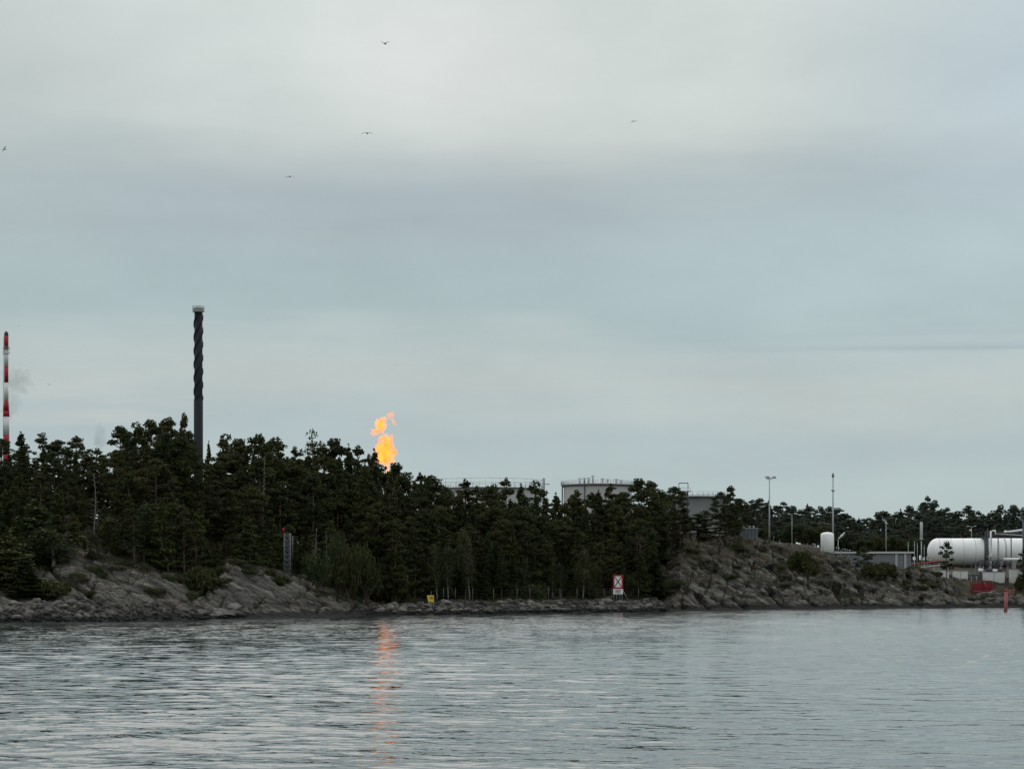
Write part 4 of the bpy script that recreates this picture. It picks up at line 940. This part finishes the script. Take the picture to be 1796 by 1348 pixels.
def h_twin(t, H, r):
    a = MB(); a.tube([(-.8,0,H+.3), (0,0,H), (.8,0,H+.2)], .05, 6); a.build('arm', M['steel'], t)
    for s in (-1, 1): b = MB(); b.box((s*.95, 0, H+.27), (.5, .26, .12)); b.build('lamp_head', M['white'], t)
def h_pair(t, H, r):
    for dx, dz in ((.55, .2), (.95, .75)):
        b = MB(); b.box((dx, 0, H+dz+.3), (1.15, .4, .16), 0, R(-38)); b.build('lamp_head', M['white'], t)
    b = MB(); b.tube([(0,0,H), (1.3,0,H+1.0)], .06, 6); b.build('arm', M['steel'], t)
mast('floodlight_mast', 1349.5, 520., 838, .17, 'tall slim mast carrying a crossarm of floodlights', 'light mast', h_flood)
mast('camera_mast', 1461, 500., 836, .2, 'tall grey mast with a rounded camera head, behind the white upright tank', 'mast', h_cam)
mast('street_lamp', 1389, 480., 902, .06, 'small lamp post between the two tall masts', 'street lamp', h_street)
mast('street_lamp', 1554, 500., 912, .07, 'lamp post behind the grey building', 'street lamp', h_street)
mast('street_lamp', 1704, 540., 924, .06, 'small two armed lamp above the white horizontal tank', 'street lamp', h_twin)
mast('street_lamp', 1470, 458., 945, .08, 'short lamp with two tilted heads beside the white upright tank', 'street lamp', h_pair)
mast('street_lamp', 1245, 440., 927, .06, 'short lamp post among the pines on the right rock', 'street lamp', h_street)
def antenna():
    Y = 455.; g = gz(1616, Y); t = thing('antenna_pole', (X(1616, Y), Y, g), 'thin pole with a thick white tube on top, right of the grey building', 'antenna'); H = Zv(945, Y)-g; T = Zv(915, Y)-g
    a = MB(); a.tube([(0,0,0),(0,0,H)], .1, 8); a.build('pole', M['steel'], t)
    a = MB(); a.lathe([(.12,H-.1),(.3,H),(.3,T-.15),(.2,T)], n=16); a.build('tube_head', M['palepaint'], t)
    a = MB(); a.lathe([(.3,H-.12),(.42,H-.1),(.42,H+.05),(.3,H+.07)], n=16); a.build('flange', M['steel'], t)
antenna()

# ------------------------------------------------------------------ buildings and process plant at right
def grey_building():
    Y = 441.; k = Y/F; u0, u1 = 1468., 1598.; g = min(gz(1480, Y), gz(1590, Y))-1.2; t = thing('grey_building', (X(1533, Y), Y+3, g), 'long low grey corrugated building with a pale flat roof edge', 'building')
    W = (u1-u0)*k; H = Zv(970, Y)-g
    a = MB(); a.box((0, 0, H/2), (W, 6, H)); a.build('wall', M['corr'], t)
    a = MB(); a.box((.15, 0, H+.18), (W+.9, 6.7, .36)); a.build('roof', M['roofedge'], t)
    for x in (.30, .42):
        b = MB(); b.box((W*x, -3.08, H/2), (.45, .16, H-.1)); b.build('downpipe', M['steel'], t)
    for x in (-.36, -.12):
        b = MB(); b.box((W*x, -3.04, H*.62), (1.1, .1, 1.0)); b.build('louvre', M['darksteel'], t)
    b = MB(); b.box((W*.17, -3.04, H*.42), (1.1, .08, 2.2)); b.build('door', M['bluebox'], t)
    b = MB(); b.tube([(W/2+.7, -2.8, 0), (W/2+.7, -2.8, H)], .07, 6); b.build('canopy_post', M['steel'], t)
grey_building()
def block():
    Y = 443.; k = Y/F; g = gz(1313, Y)-.4; t = thing('equipment_cabin', (X(1313.5, Y), Y, g), 'small blue grey panelled cabin on top of the right hand rock', 'cabin'); W = 30*k; H = Zv(927, Y)-g
    a = MB(); a.box((0,0,H/2), (W, 2.4, H)); a.build('wall', M['bluebox'], t)
    for x in np.linspace(-.42, .42, 5): b = MB(); b.box((W*x, -1.24, H*.5), (.16, .09, H*.96)); b.build('panel_rib', M['greytank'], t)
    b = MB(); b.box((0,0,H+.1), (W+.2, 2.6, .2)); b.build('roof', M['concrete'], t)
    for x in (-.3, .05, .28): b = MB(); b.lathe([(.16,H+.2),(.16,H+.45),(.22,H+.5),(.05,H+.6)], (W*x,0,0), 10); b.build('vent', M['steel'], t)
block()
def white_upright():
    Y = 452.; k = Y/F; r = 11.7*k; g = Zv(976, Y); t = thing('upright_tank', (X(1451, Y), Y, g-.6), 'white upright cylindrical tank with a domed top on the rock', 'tank'); H = Zv(938, Y)-g+.6
    a = MB(); a.lathe([(r,0),(r,H),(r*.93,H+.3),(r*.7,H+.5),(r*.35,H+.6),(.02,H+.63)], n=48); a.build('tank_shell', M['white'], t)
    a = MB(); 
    for zz in (1.2, 2.0): a.tube([(math.cos(x)*(r+.04), math.sin(x)*(r+.04), zz+.25*math.cos(x)) for x in np.linspace(0, 6.283, 33)], .035, 5, cap=False)
    a.tube([(-.4, -r-.07, 0), (-.4, -r-.07, 1.3)], .06, 6); a.build('pipework', M['steel'], t)
    a = MB(); a.box((0,0,-.5), (r*2.4, r*2.4, 1.3)); a.build('plinth', M['concrete'], t)
white_upright()
def big_tank():
    Y = 470.; k = Y/F; g = gz(1700, Y); r = 23.5*k; zc = Zv(966.5, Y)-g; x0, x1 = X(1631, Y), X(1814, Y); cx = (x0+x1)/2; hl = (x1-x0)/2
    t = thing('horizontal_tank', (cx, Y+r, g), 'big white horizontal gas tank with rounded ends on concrete saddles', 'tank')
    a = MB(); prof = []
    for q in np.linspace(0, 1, 12): an = math.pi/2*q; prof.append((max(.01, r*math.sin(an)), -hl+r*.75*(1-math.cos(an))))
    prof += [(r, x) for x in np.linspace(-hl+r*.75+.3, hl-r*.75-.3, 10)]
    for q in np.linspace(1, 0, 12): an = math.pi/2*q; prof.append((max(.01, r*math.sin(an)), hl-r*.75*(1-math.cos(an))))
    a.lathe(prof, (0,0,zc), 64, axis='X'); a.build('tank_shell', M['white'], t)
    for x in (X(1728, Y)-cx, X(1765, Y)-cx):
        b = MB(); b.lathe([(r, x-.15), (r+.07, x-.14), (r+.07, x+.14), (r, x+.15)], (0,0,zc), 64, axis='X', capb=False, capt=False); b.build('band', M['steel'], t)
    for x in np.linspace(-hl+r*.8, hl-r*.8, 8):
        b = MB(); b.lathe([(r, x-.05), (r+.018, x-.03), (r+.018, x+.03), (r, x+.05)], (0,0,zc), 64, axis='X', capb=False, capt=False); b.build('weld_seam', M['palepaint'], t)
    for x in (-hl*.62, 0, hl*.62):
        b = MB(); b.box((x, 0, (zc-r*.7)/2), (.9, r*1.7, zc-r*.7)); b.build('saddle', M['concrete'], t)
    b = MB()
    for dx in (-.3, .3): b.tube([(X(1731, Y)-cx+dx, -r-.25, zc-r*.7), (X(1731, Y)-cx+dx, -r-.25, zc+r+1.5)], .06, 5)
    zz = zc-r*.7
    while zz < zc+r+1.4: b.tube([(X(1731, Y)-cx-.3, -r-.25, zz), (X(1731, Y)-cx+.3, -r-.25, zz)], .035, 4); zz += .4
    b.box((X(1731, Y)-cx, -r*.5, zc+r+.1), (1.4, r*1.3, .12)); b.build('ladder', M['darksteel'], t)
    b = MB()
    xx = X(1718, Y)-cx; w2 = X(1750, Y)-X(1718, Y)
    for x in np.linspace(xx, xx+w2, 6): b.tube([(x, -.9, zc+r-.1), (x, -.9, zc+r+1.35)], .045, 4)
    for zz in (.7, 1.35): b.tube([(xx, -.9, zc+r+zz), (xx+w2, -.9, zc+r+zz)], .045, 4)
    b.build('top_railing', M['darksteel'], t)
    return t
big_tank()
def pipe_rack():
    Y = 462.; k = Y/F; g = gz(1745, Y); t = thing('pipe_rack', (X(1745, Y), Y, g), 'white and dark pipes with a steel frame crossing over the horizontal tank', 'pipes'); x = lambda u: X(u, Y)-X(1745, Y); z_ = lambda v: Zv(v, Y)-g
    a = MB(); a.tube([(x(1738),0,z_(998)),(x(1738),0,z_(931)),(x(1745),0,z_(930)),(x(1746),0,z_(937))], .22, 10); a.build('bent_pipe', M['white'], t)
    a = MB(); a.tube([(x(1763),.4,z_(933)),(x(1798),.4,z_(928.5)),(x(1830),.4,z_(926))], .22, 10); a.lathe([(.34, x(1762)), (.34, x(1766))], (0,.4,z_(932.7)), 12, axis='X'); a.build('upper_pipe', M['white'], t)
    a = MB(); a.tube([(x(1748),-.2,z_(936)),(x(1798),-.2,z_(939)),(x(1830),-.2,z_(940))], .17, 10); a.build('lower_pipe', M['palepaint'], t)
    a = MB(); a.tube([(x(1748),-.5,z_(934)),(x(1798),-.5,z_(934))], .13, 8); a.tube([(x(1732),0,z_(998)),(x(1732),0,z_(926))], .1, 6); a.tube([(x(1728),.3,z_(998)),(x(1728),.3,z_(940))], .12, 6); a.build('dark_pipe', M['darksteel'], t)
    a = MB()
    for u in (1732, 1752, 1775): a.box((x(u), .8, z_(942)*.5), (.18,.18,z_(942)))
    a.box((x(1755), .8, z_(941)), (x(1790)-x(1725), .2, .25)); a.build('steel_frame', M['darksteel'], t)
    a = MB(); a.tube([(x(1758),-.9,z_(980.5)),(x(1792),-.9,z_(980.5))], .3, 10); a.build('low_pipe', M['white'], t)
    a = MB(); a.box((x(1743), -.7, z_(975.5)), (x(1756)-x(1731), 1.2, .16)); a.build('valve_platform', M['palepaint'], t)
pipe_rack()
def blue_column():
    Y = 455.; g = gz(1800, Y); t = thing('blue_column', (X(1801, Y), Y, g), 'dark blue upright column at the right edge of the picture', 'column'); H = Zv(908, Y)-g
    a = MB(); a.tube([(0,0,0),(0,0,H)], 7.5/F*Y, 20); a.build('column_body', M['blue'], t); a = MB(); a.lathe([(1.0,H),(1.1,H+.02),(1.1,H+.15),(.2,H+.3)], n=20); a.build('column_cap', M['darksteel'], t)
    a = MB(); a.tube([(-.6,-.3,H-.9), (-2.2,-.3,H+.4)], .09, 6); a.build('side_arm', M['steel'], t)
blue_column()
def valves():
    Y = 460.
    for i, (u, v, lab) in enumerate([(1720,984,'first'),(1735,983,'second'),(1745,984,'third'),(1754,984,'fourth')]):
        g = gz(u, Y); t = thing('valve_assembly', (X(u, Y), Y, g), '%s valve with handwheel from the left under the horizontal tank' % lab, 'valve', 'valves under the horizontal tank'); H = Zv(v, Y)-g
        a = MB(); a.tube([(0,0,0),(0,0,H*.55),(.3,-.1,H*.8),(.3,-.1,H)], .2, 8); a.build('pipe_stub', M['palepaint' if i % 2 else 'darksteel'], t)
        a = MB(); a.tube([(math.cos(x)*.62, -.6, H*.9+math.sin(x)*.62) for x in np.linspace(0, 6.283, 21)], .1, 6, cap=False)
        for q in (0, 1.05, 2.1): a.tube([(math.cos(q)*.6, -.6, H*.9+math.sin(q)*.6), (-math.cos(q)*.6, -.6, H*.9-math.sin(q)*.6)], .05, 4)
        a.build('handwheel', M['darksteel'] if i != 0 else M['black'], t)
        a = MB(); a.lathe([(.3,-.5),(.42,-.2),(.42,.2),(.3,.5)], (0,0,H*.5), 12, axis='X'); a.build('valve_body', M['white' if i % 2 == 0 else 'darksteel'], t)
valves()
def walls():
    def wall(u0, u1, v0, v1, Y, m_, lab, name='concrete_wall', th=.5, coping=True):
        k = Y/F; g = Zv(v1, Y)-1.0; t = thing(name, (X((u0+u1)/2, Y), Y, g), lab, 'wall'); H = Zv(v0, Y)-g; W = (u1-u0)*k
        a = MB(); a.box((0,0,H/2), (W, th, H)); a.build('wall_body', M[m_], t)
        if coping: a = MB(); a.box((0,0,H+.06), (W+.08, th+.12, .12)); a.build('coping', M['concrete'], t)
        n = int(W/2.4); a = MB()
        for i in range(1, n+1): a.box((-W/2+W*i/(n+1), -th/2-.02, H/2), (.08, .05, H-.05))
        if n: a.build('joint', M['concrete'], t)
    wall(1672, 1697, 1001, 1015, 458, 'concretewhite', 'white concrete wall below the left part of the horizontal tank')
    wall(1724, 1762, 1003, 1016, 456, 'concretewhite', 'white concrete wall below the valves')
    wall(1770, 1815, 998, 1016, 457, 'concretewhite', 'white concrete wall at the right edge under the pipes')
    wall(1697, 1724, 1007, 1016, 462, 'bluebox', 'low blue grey wall between the two white walls')
    wall(1592, 1664, 1000, 1006, 447, 'concretewhite', 'low pale retaining kerb right of the grey building', 'retaining_kerb')
    # red handrails right of the building
    for v, lab, m_ in ((987, 'long red pipe sloping beside the grey building', 'red'), (994, 'long pale pipe below the red sloping pipe', 'palepaint')):
        Y = 452.; t = thing('sloping_pipe', (X(1598, Y), Y, Zv(v+3, Y)), lab, 'pipe'); a = MB(); L_ = X(1650, Y)-X(1598, Y); a.tube([(0,0,0),(L_,0,.75)], .2 if m_ == 'red' else .12, 8); a.build('pipe_run', M[m_], t)
        a = MB(); gg = t.location.z
        for q in (.05, .35, .65, .95): a.tube([(L_*q, .1, .75*q), (L_*q, .1, gz(1598+52*q, Y)-gg-.1)], .05, 5)
        a.build('support', M['steel'], t)
walls()
def red_crate():
    Y = 440.; k = Y/F; u0, u1 = 1706., 1742.; g = max(gz(q, y_) for q in (1706, 1715, 1724, 1733, 1742) for y_ in (Y-1.5, Y, Y+1))+.03; t = thing('red_container', (X(1724, Y), Y, g), 'red open framed steel container on the ground by the shore', 'container'); W = (u1-u0)*k; H = Zv(1022, Y)-g; H = min(max(H, 2.4), 2.9)
    a = MB(); a.box((0, .6, H*.45), (W*.93, 1.4, H*.72)); a.build('body', M['red'], t)
    a = MB()
    for x in (-.5, -.02, .5):
        for y in (-.25, 1.45): a.box((W*x, y, H/2), (.14, .14, H))
    for zz in (.05, H*.5, H):
        a.box((0, -.25, zz), (W+.14, .12, .13)); a.box((0, 1.45, zz), (W+.14, .12, .13))
    a.build('frame', M['red'], t)
    a = MB(); a.box((-W*.24, -.2, H*.18), (W*.44, .14, .16)); a.box((-W*.24, -.2, H*.4), (W*.40, .14, .07)); a.box((0, .3, H+.1), (W*.9, .5, .1)); a.build('pale_rail', M['pink'], t)
    a = MB(); a.tube([(W*.05, -.4, H*.9), (W*.25, -.5, 0)], .05, 5); a.build('prop', M['pink'], t)
    g2 = gz(1721, 450.); t = thing('warning_post', (X(1721, 450.), 450., g2), 'dark red post standing behind the red container', 'post'); H2 = Zv(1003, 450.)-g2
    a = MB(); a.tube([(0,0,0),(0,0,H2)], .13, 8); a.build('post', M['darksteel'], t); a = MB(); a.box((0,-.15,H2-.3), (.4,.1,.4)); a.build('board', M['darksteel'], t)
red_crate()
def sea_pole():
    Y = CH*F/(1071-HZ)-3; k = Y/F; t = thing('sea_marker_pole', (X(1763.5, Y), Y, -1.5), 'faded red pole standing in the water near the right edge', 'marker pole'); H = Zv(1036, Y)+1.5
    a = MB(); a.tube([(0,0,0),(0.12,0,H)], 3.1*k, 16); a.build('pole', M['pink'], t); a = MB(); a.lathe([(3.1*k, H), (3.7*k, H+.02), (3.7*k, H+.15), (1.2*k, H+.3)], (.12,0,0), 16); a.build('pole_cap', M['red'], t)
    Y = 432.; g = gz(1774, Y); t = thing('handrail', (X(1774, Y), Y, g), 'short pale red handrail on the shore behind the sea pole', 'handrail'); a = MB(); z_ = lambda v: Zv(v, Y)-g; x = lambda u: X(u, Y)-X(1774, Y)
    for u in (1767, 1772, 1777): a.tube([(x(u),0,z_(1050)), (x(u),0,z_(1033))], .06, 5)
    a.build('posts', M['pink'], t); a = MB(); a.tube([(x(1740),0,z_(1045)), (x(1764),0,z_(1038)), (x(1781),0,z_(1033))], .06, 5); a.tube([(x(1765),0,z_(1043)), (x(1780),0,z_(1037))], .05, 5); a.build('rail', M['pink'], t)
sea_pole()

# ------------------------------------------------------------------ signs, lattice mast, fences
def crossed_sign():
    Y = float(YS(1084))+10; k = Y/F; g = gz(1084, Y); t = thing('crossed_sign', (X(1084, Y), Y, g), 'white square sign with red border and a black cross, above a small text plate', 'sign'); z_ = lambda v: Zv(v, Y)-g
    W = 17.5*k; H = 24*k; zc = z_(1019.5)
    a = MB(); a.box((0,0,zc), (W, .08, H)); a.build('board', M['signwhite'], t)
    a = MB(); b_ = 2.4*k
    a.box((0,-.055,zc+H/2-b_/2), (W+.02,.03,b_)); a.box((0,-.055,zc-H/2+b_/2), (W+.02,.03,b_))
    for s in (-1,1): a.box((s*(W/2-b_/2),-.055,zc), (b_,.03,H-2*b_))
    a.build('red_border', M['signred'], t)
    a = MB(); an = math.atan2(H-b_, W-b_); dl = math.hypot(W-2*b_, H-2*b_)
    a.box((0,-.050,zc), (dl,.015,1.5*k), 0, an); a.box((0,-.053,zc), (dl,.015,1.5*k), 0, -an); a.build('black_cross', M['signblack'], t)
    a = MB(); h2 = 9.4*k; z2 = z_(1036.8); a.box((0,0,z2), (W*.98,.06,h2)); p = a.build('text_plate', M['signwhite'], t)
    a = MB()
    for i, f_ in enumerate((.28, .02, -.24)): a.box((-W*.02,-.04,z2+h2*f_), (W*.52,.02,h2*(.14 if i != 1 else .2)))
    a.build('text_lines', M['print'], p)
    for x in (-.42, -.12, .18, .42):
        a = MB(); a.tube([(W*x, .1, -.3), (W*x, .1, zc)], .045, 6); a.build('post', M['steel'], t)
    a = MB(); a.tube([(W*.42,.1,zc-1.2), (W*1.15,.6,z_(1056))], .035, 5); a.tube([(-W*1.2,.1,z_(1046)), (-W*.4,.1,z_(1046))], .03, 5); a.tube([(-W*1.2,.1,z_(1046)), (-W*1.2,.1,z_(1060))], .03, 5); a.build('brace', M['steel'], t)
crossed_sign()
def yellow_sign():
    Y = float(YS(755))+7; k = Y/F; g = gz(755, Y); t = thing('yellow_sign', (X(755, Y), Y, g), 'small tilted yellow notice board on legs among the bank stones', 'sign'); z_ = lambda v: Zv(v, Y)-g
    zc = z_(1049.2); W = 12.2*k; H = 12*k; vs = []
    for y in (-.03, .03):
        for (x, zz) in ((-.52,.5),(.5,.5),(.5,-.5),(-.30,-.48)): vs.append((x*W, y, zc+zz*H))
    a = MB(); a.add(vs, [(0,1,2,3),(7,6,5,4),(0,4,5,1),(1,5,6,2),(2,6,7,3),(3,7,4,0)]); a.build('board', M['yellow'], t)
    a = MB(); a.box((W*.15,-.04,zc+H*.12), (W*.58,.02,H*.42)); p = a.build('print_panel', M['orange'], t)
    a = MB()
    for f_ in (.2, .06): a.box((W*.16,-.056,zc+H*f_), (W*.44,.012,H*.05))
    a.build('text_lines', M['wood'], p)
    for x in (-.2, .12, .42): a = MB(); a.tube([(W*x,.05,-.2), (W*(x-.06),.05,zc-H*.3)], .04, 6); a.build('leg', M['steel'], t)
yellow_sign()
def lattice():
    Y = float(YS(503))+24; k = Y/F; g = gz(503, Y)-.3; t = thing('lattice_mast', (X(504, Y), Y, g), 'slim grey lattice mast with a red lamp on its left top corner', 'mast'); H = Zv(935, Y)-g; w2 = 5.2*k
    for x, y, f_ in ((-1,-1,1),(1,-1,1),(1,1,1),(-1,1,1)):
        a = MB(); a.tube([(x*w2, y*w2, 0), (x*w2, y*w2, H)], .055, 6); a.build('upright', M['dullsteel'], t)
    n = 9; a = MB()
    for i in range(n):
        z0, z1 = H*i/n, H*(i+1)/n
        for (p, q) in (((-1,-1),(1,-1)),((1,-1),(1,1)),((1,1),(-1,1)),((-1,1),(-1,-1))):
            a.tube([(p[0]*w2,p[1]*w2,z0),(q[0]*w2,q[1]*w2,z1)], .028, 4); a.tube([(q[0]*w2,q[1]*w2,z0),(p[0]*w2,p[1]*w2,z1)], .028, 4); a.tube([(p[0]*w2,p[1]*w2,z1),(q[0]*w2,q[1]*w2,z1)], .028, 4)
    a.build('bracing', M['dullsteel'], t)
    a = MB(); a.tube([(w2*1.8, 0, H*.42), (w2*1.8, 0, H*.93)], .06, 6); a.tube([(w2, 0, H*.9), (w2*1.8, 0, H*.9)], .03, 4); a.tube([(w2, 0, H*.5), (w2*1.8, 0, H*.5)], .03, 4); a.build('side_antenna', M['dullsteel'], t)
    a = MB(); a.tube([(-w2*1.25,-w2,H-.1), (-w2*1.25,-w2,H+.2)], .07, 8); a.lathe([(.14,H+.18),(.2,H+.25),(.2,H+.75),(.1,H+.85)], (-w2*1.25,-w2,0), 14); a.build('red_lamp', M['red'], t)
lattice()
def fence(u0, u1, D, n, h, lab, wires=4, m_='wood', lean=.0, name='fence'):
    ys = float(YS((u0+u1)/2)); Y0 = ys+D; t = thing(name, (X((u0+u1)/2, Y0), Y0, gz((u0+u1)/2, Y0)), lab, 'fence'); off = Vector(t.location); pts = []
    for i in range(n):
        u = u0+(u1-u0)*i/(n-1)+random.uniform(-.35, .35)*(u1-u0)/(n-1); Y = float(YS(u))+D; p = Vector((X(u, Y), Y, gz(u, Y)))-off; pts.append(p)
        a = MB(); a.tube([p-Vector((0,0,.3)), p+Vector((random.uniform(-.08,.08)+lean,0,h*random.uniform(.92,1.08)))], .05, 6); a.build('post', M[m_], t)
    a = MB()
    for w_ in range(wires):
        a.tube([p+Vector((0,0,h*(w_+.6)/wires)) for p in pts], .007, 3, cap=False)
    a.build('wires', M['darksteel'], t)
fence(745, 1110, 11.5, 13, 2.0, 'wire fence with thin grey posts along the top of the stone bank')
fence(1440, 1625, 27, 16, 1.9, 'thin steel fence on the rock before the grey building', m_='dullsteel')
fence(1625, 1796, 30, 16, 1.5, 'thin fence in front of the concrete walls below the horizontal tank', m_='steel')
fence(1335, 1440, 42, 10, 1.8, 'thin fence on the rock left of the white upright tank', m_='dullsteel')
fence(1135, 1200, 52, 7, 3.2, 'tall pale posts of a fence behind the right trees', m_='dullsteel')
def antennas_cluster():
    for i, (u, v) in enumerate([(1593,950),(1604,948),(1609,952),(1621,955)]):
        Y = 470.; g = gz(u, Y); t = thing('whip_antenna', (X(u, Y), Y, g), ['leftmost thin pale rod near the thick topped pole','second thin rod from the left near the thick topped pole','thin rod just left of the thick topped pole','thin rod just right of the thick topped pole'][i], 'antenna', 'thin rods right of the grey building'); H = Zv(v, Y)-g
        a = MB(); a.tube([(0,0,0),(0,0,H)], [.07,.04], 6); a.build('rod', M['steel'], t); a = MB(); a.box((0,0,H*.86), (.7,.05,.05)); a.build('cross_rod', M['steel'], t)
antennas_cluster()

# ------------------------------------------------------------------ gulls
def gull(u, v, px, pose, lab, rz, roll=0):
    span = 1.35; Y = span*F/px; mb = MB(); body = []; n = 10
    prof = [(0.0,-.30),(.03,-.27),(.055,-.18),(.075,-.05),(.075,.06),(.05,.16),(.045,.2),(.048,.24),(.03,.29),(.012,.33),(.002,.37)]
    vs = []; fs = []
    for i, (r, y) in enumerate(prof):
        for k in range(n):
            a = 2*math.pi*k/n; vs.append((r*math.cos(a), y, r*math.sin(a)*.9+(.02 if y > .15 else 0)))
    for i in range(len(prof)-1):
        for k in range(n): fs.append((i*n+k, i*n+(k+1) % n, (i+1)*n+(k+1) % n, (i+1)*n+k))
    mb.add(vs, fs, True)
    mb.add([(-.05,-.25,0),(.05,-.25,0),(.09,-.42,.0),(-.09,-.42,.0),(0,-.33,.02)], [(0,1,4),(1,2,4),(2,3,4),(3,0,4)], True)
    for s in (-1, 1):
        e = pose[0 if s < 0 else 1]; j1 = math.radians(e[0]); j2 = math.radians(e[1]); P0 = Vector((s*.05, .04, .02)); P1 = P0+Vector((s*.27*math.cos(j1), .03, .27*math.sin(j1))); P2 = P1+Vector((s*.36*math.cos(j2), -.10, .36*math.sin(j2)))
        ch = [.17,.15,.015]; th = .018; vs = []
        for p, c in zip((P0, P1, P2), ch):
            vs += [(p.x, p.y+c*.5, p.z), (p.x, p.y, p.z+th), (p.x, p.y-c*.6, p.z), (p.x, p.y, p.z-th)]
        fs = []
        for i in range(2):
            for q in range(4): fs.append((i*4+q, i*4+(q+1) % 4, (i+1)*4+(q+1) % 4, (i+1)*4+q))
        fs += [(0,1,2,3),(8,9,10,11)]; mb.add(vs, fs, True)
    o = mb.build('gull', M['gullw']); o.location = P(u, v, Y); o.rotation_euler = (0, R(roll), R(rz)); tag(o, lab, 'bird')
gull(675, 77, 21, ((32,14),(20,38)), 'gull with raised wings highest in the picture', 150, -8)
gull(644, 234, 22, ((10,-22),(10,-20)), 'gull gliding with arched wings below the highest one', 175)
gull(508, 310, 17, ((6,-20),(6,-26)), 'gull gliding left of the centre, below the arched one', 165)
gull(1111, 213, 16, ((8,-14),(-4,-62)), 'lone gull banking in the upper right sky', 200, 4)
gull(8, 262, 15, ((45,20),(10,-40)), 'gull at the left edge of the sky', 140, 20)
gull(86, 674, 9, ((-20,-30),(28,10)), 'small distant gull above the trees right of the striped chimney', 160, 0)
gull(32, 571, 6, ((10,-10),(10,-10)), 'tiny distant gull above the top of the striped chimney', 170)
gull(851, 581, 5, ((10,-10),(10,-20)), 'tiny distant gull right of the centre of the sky', 170)
gull(694, 641, 5, ((20,10),(10,-20)), 'tiny distant gull high above the flare flame', 160)
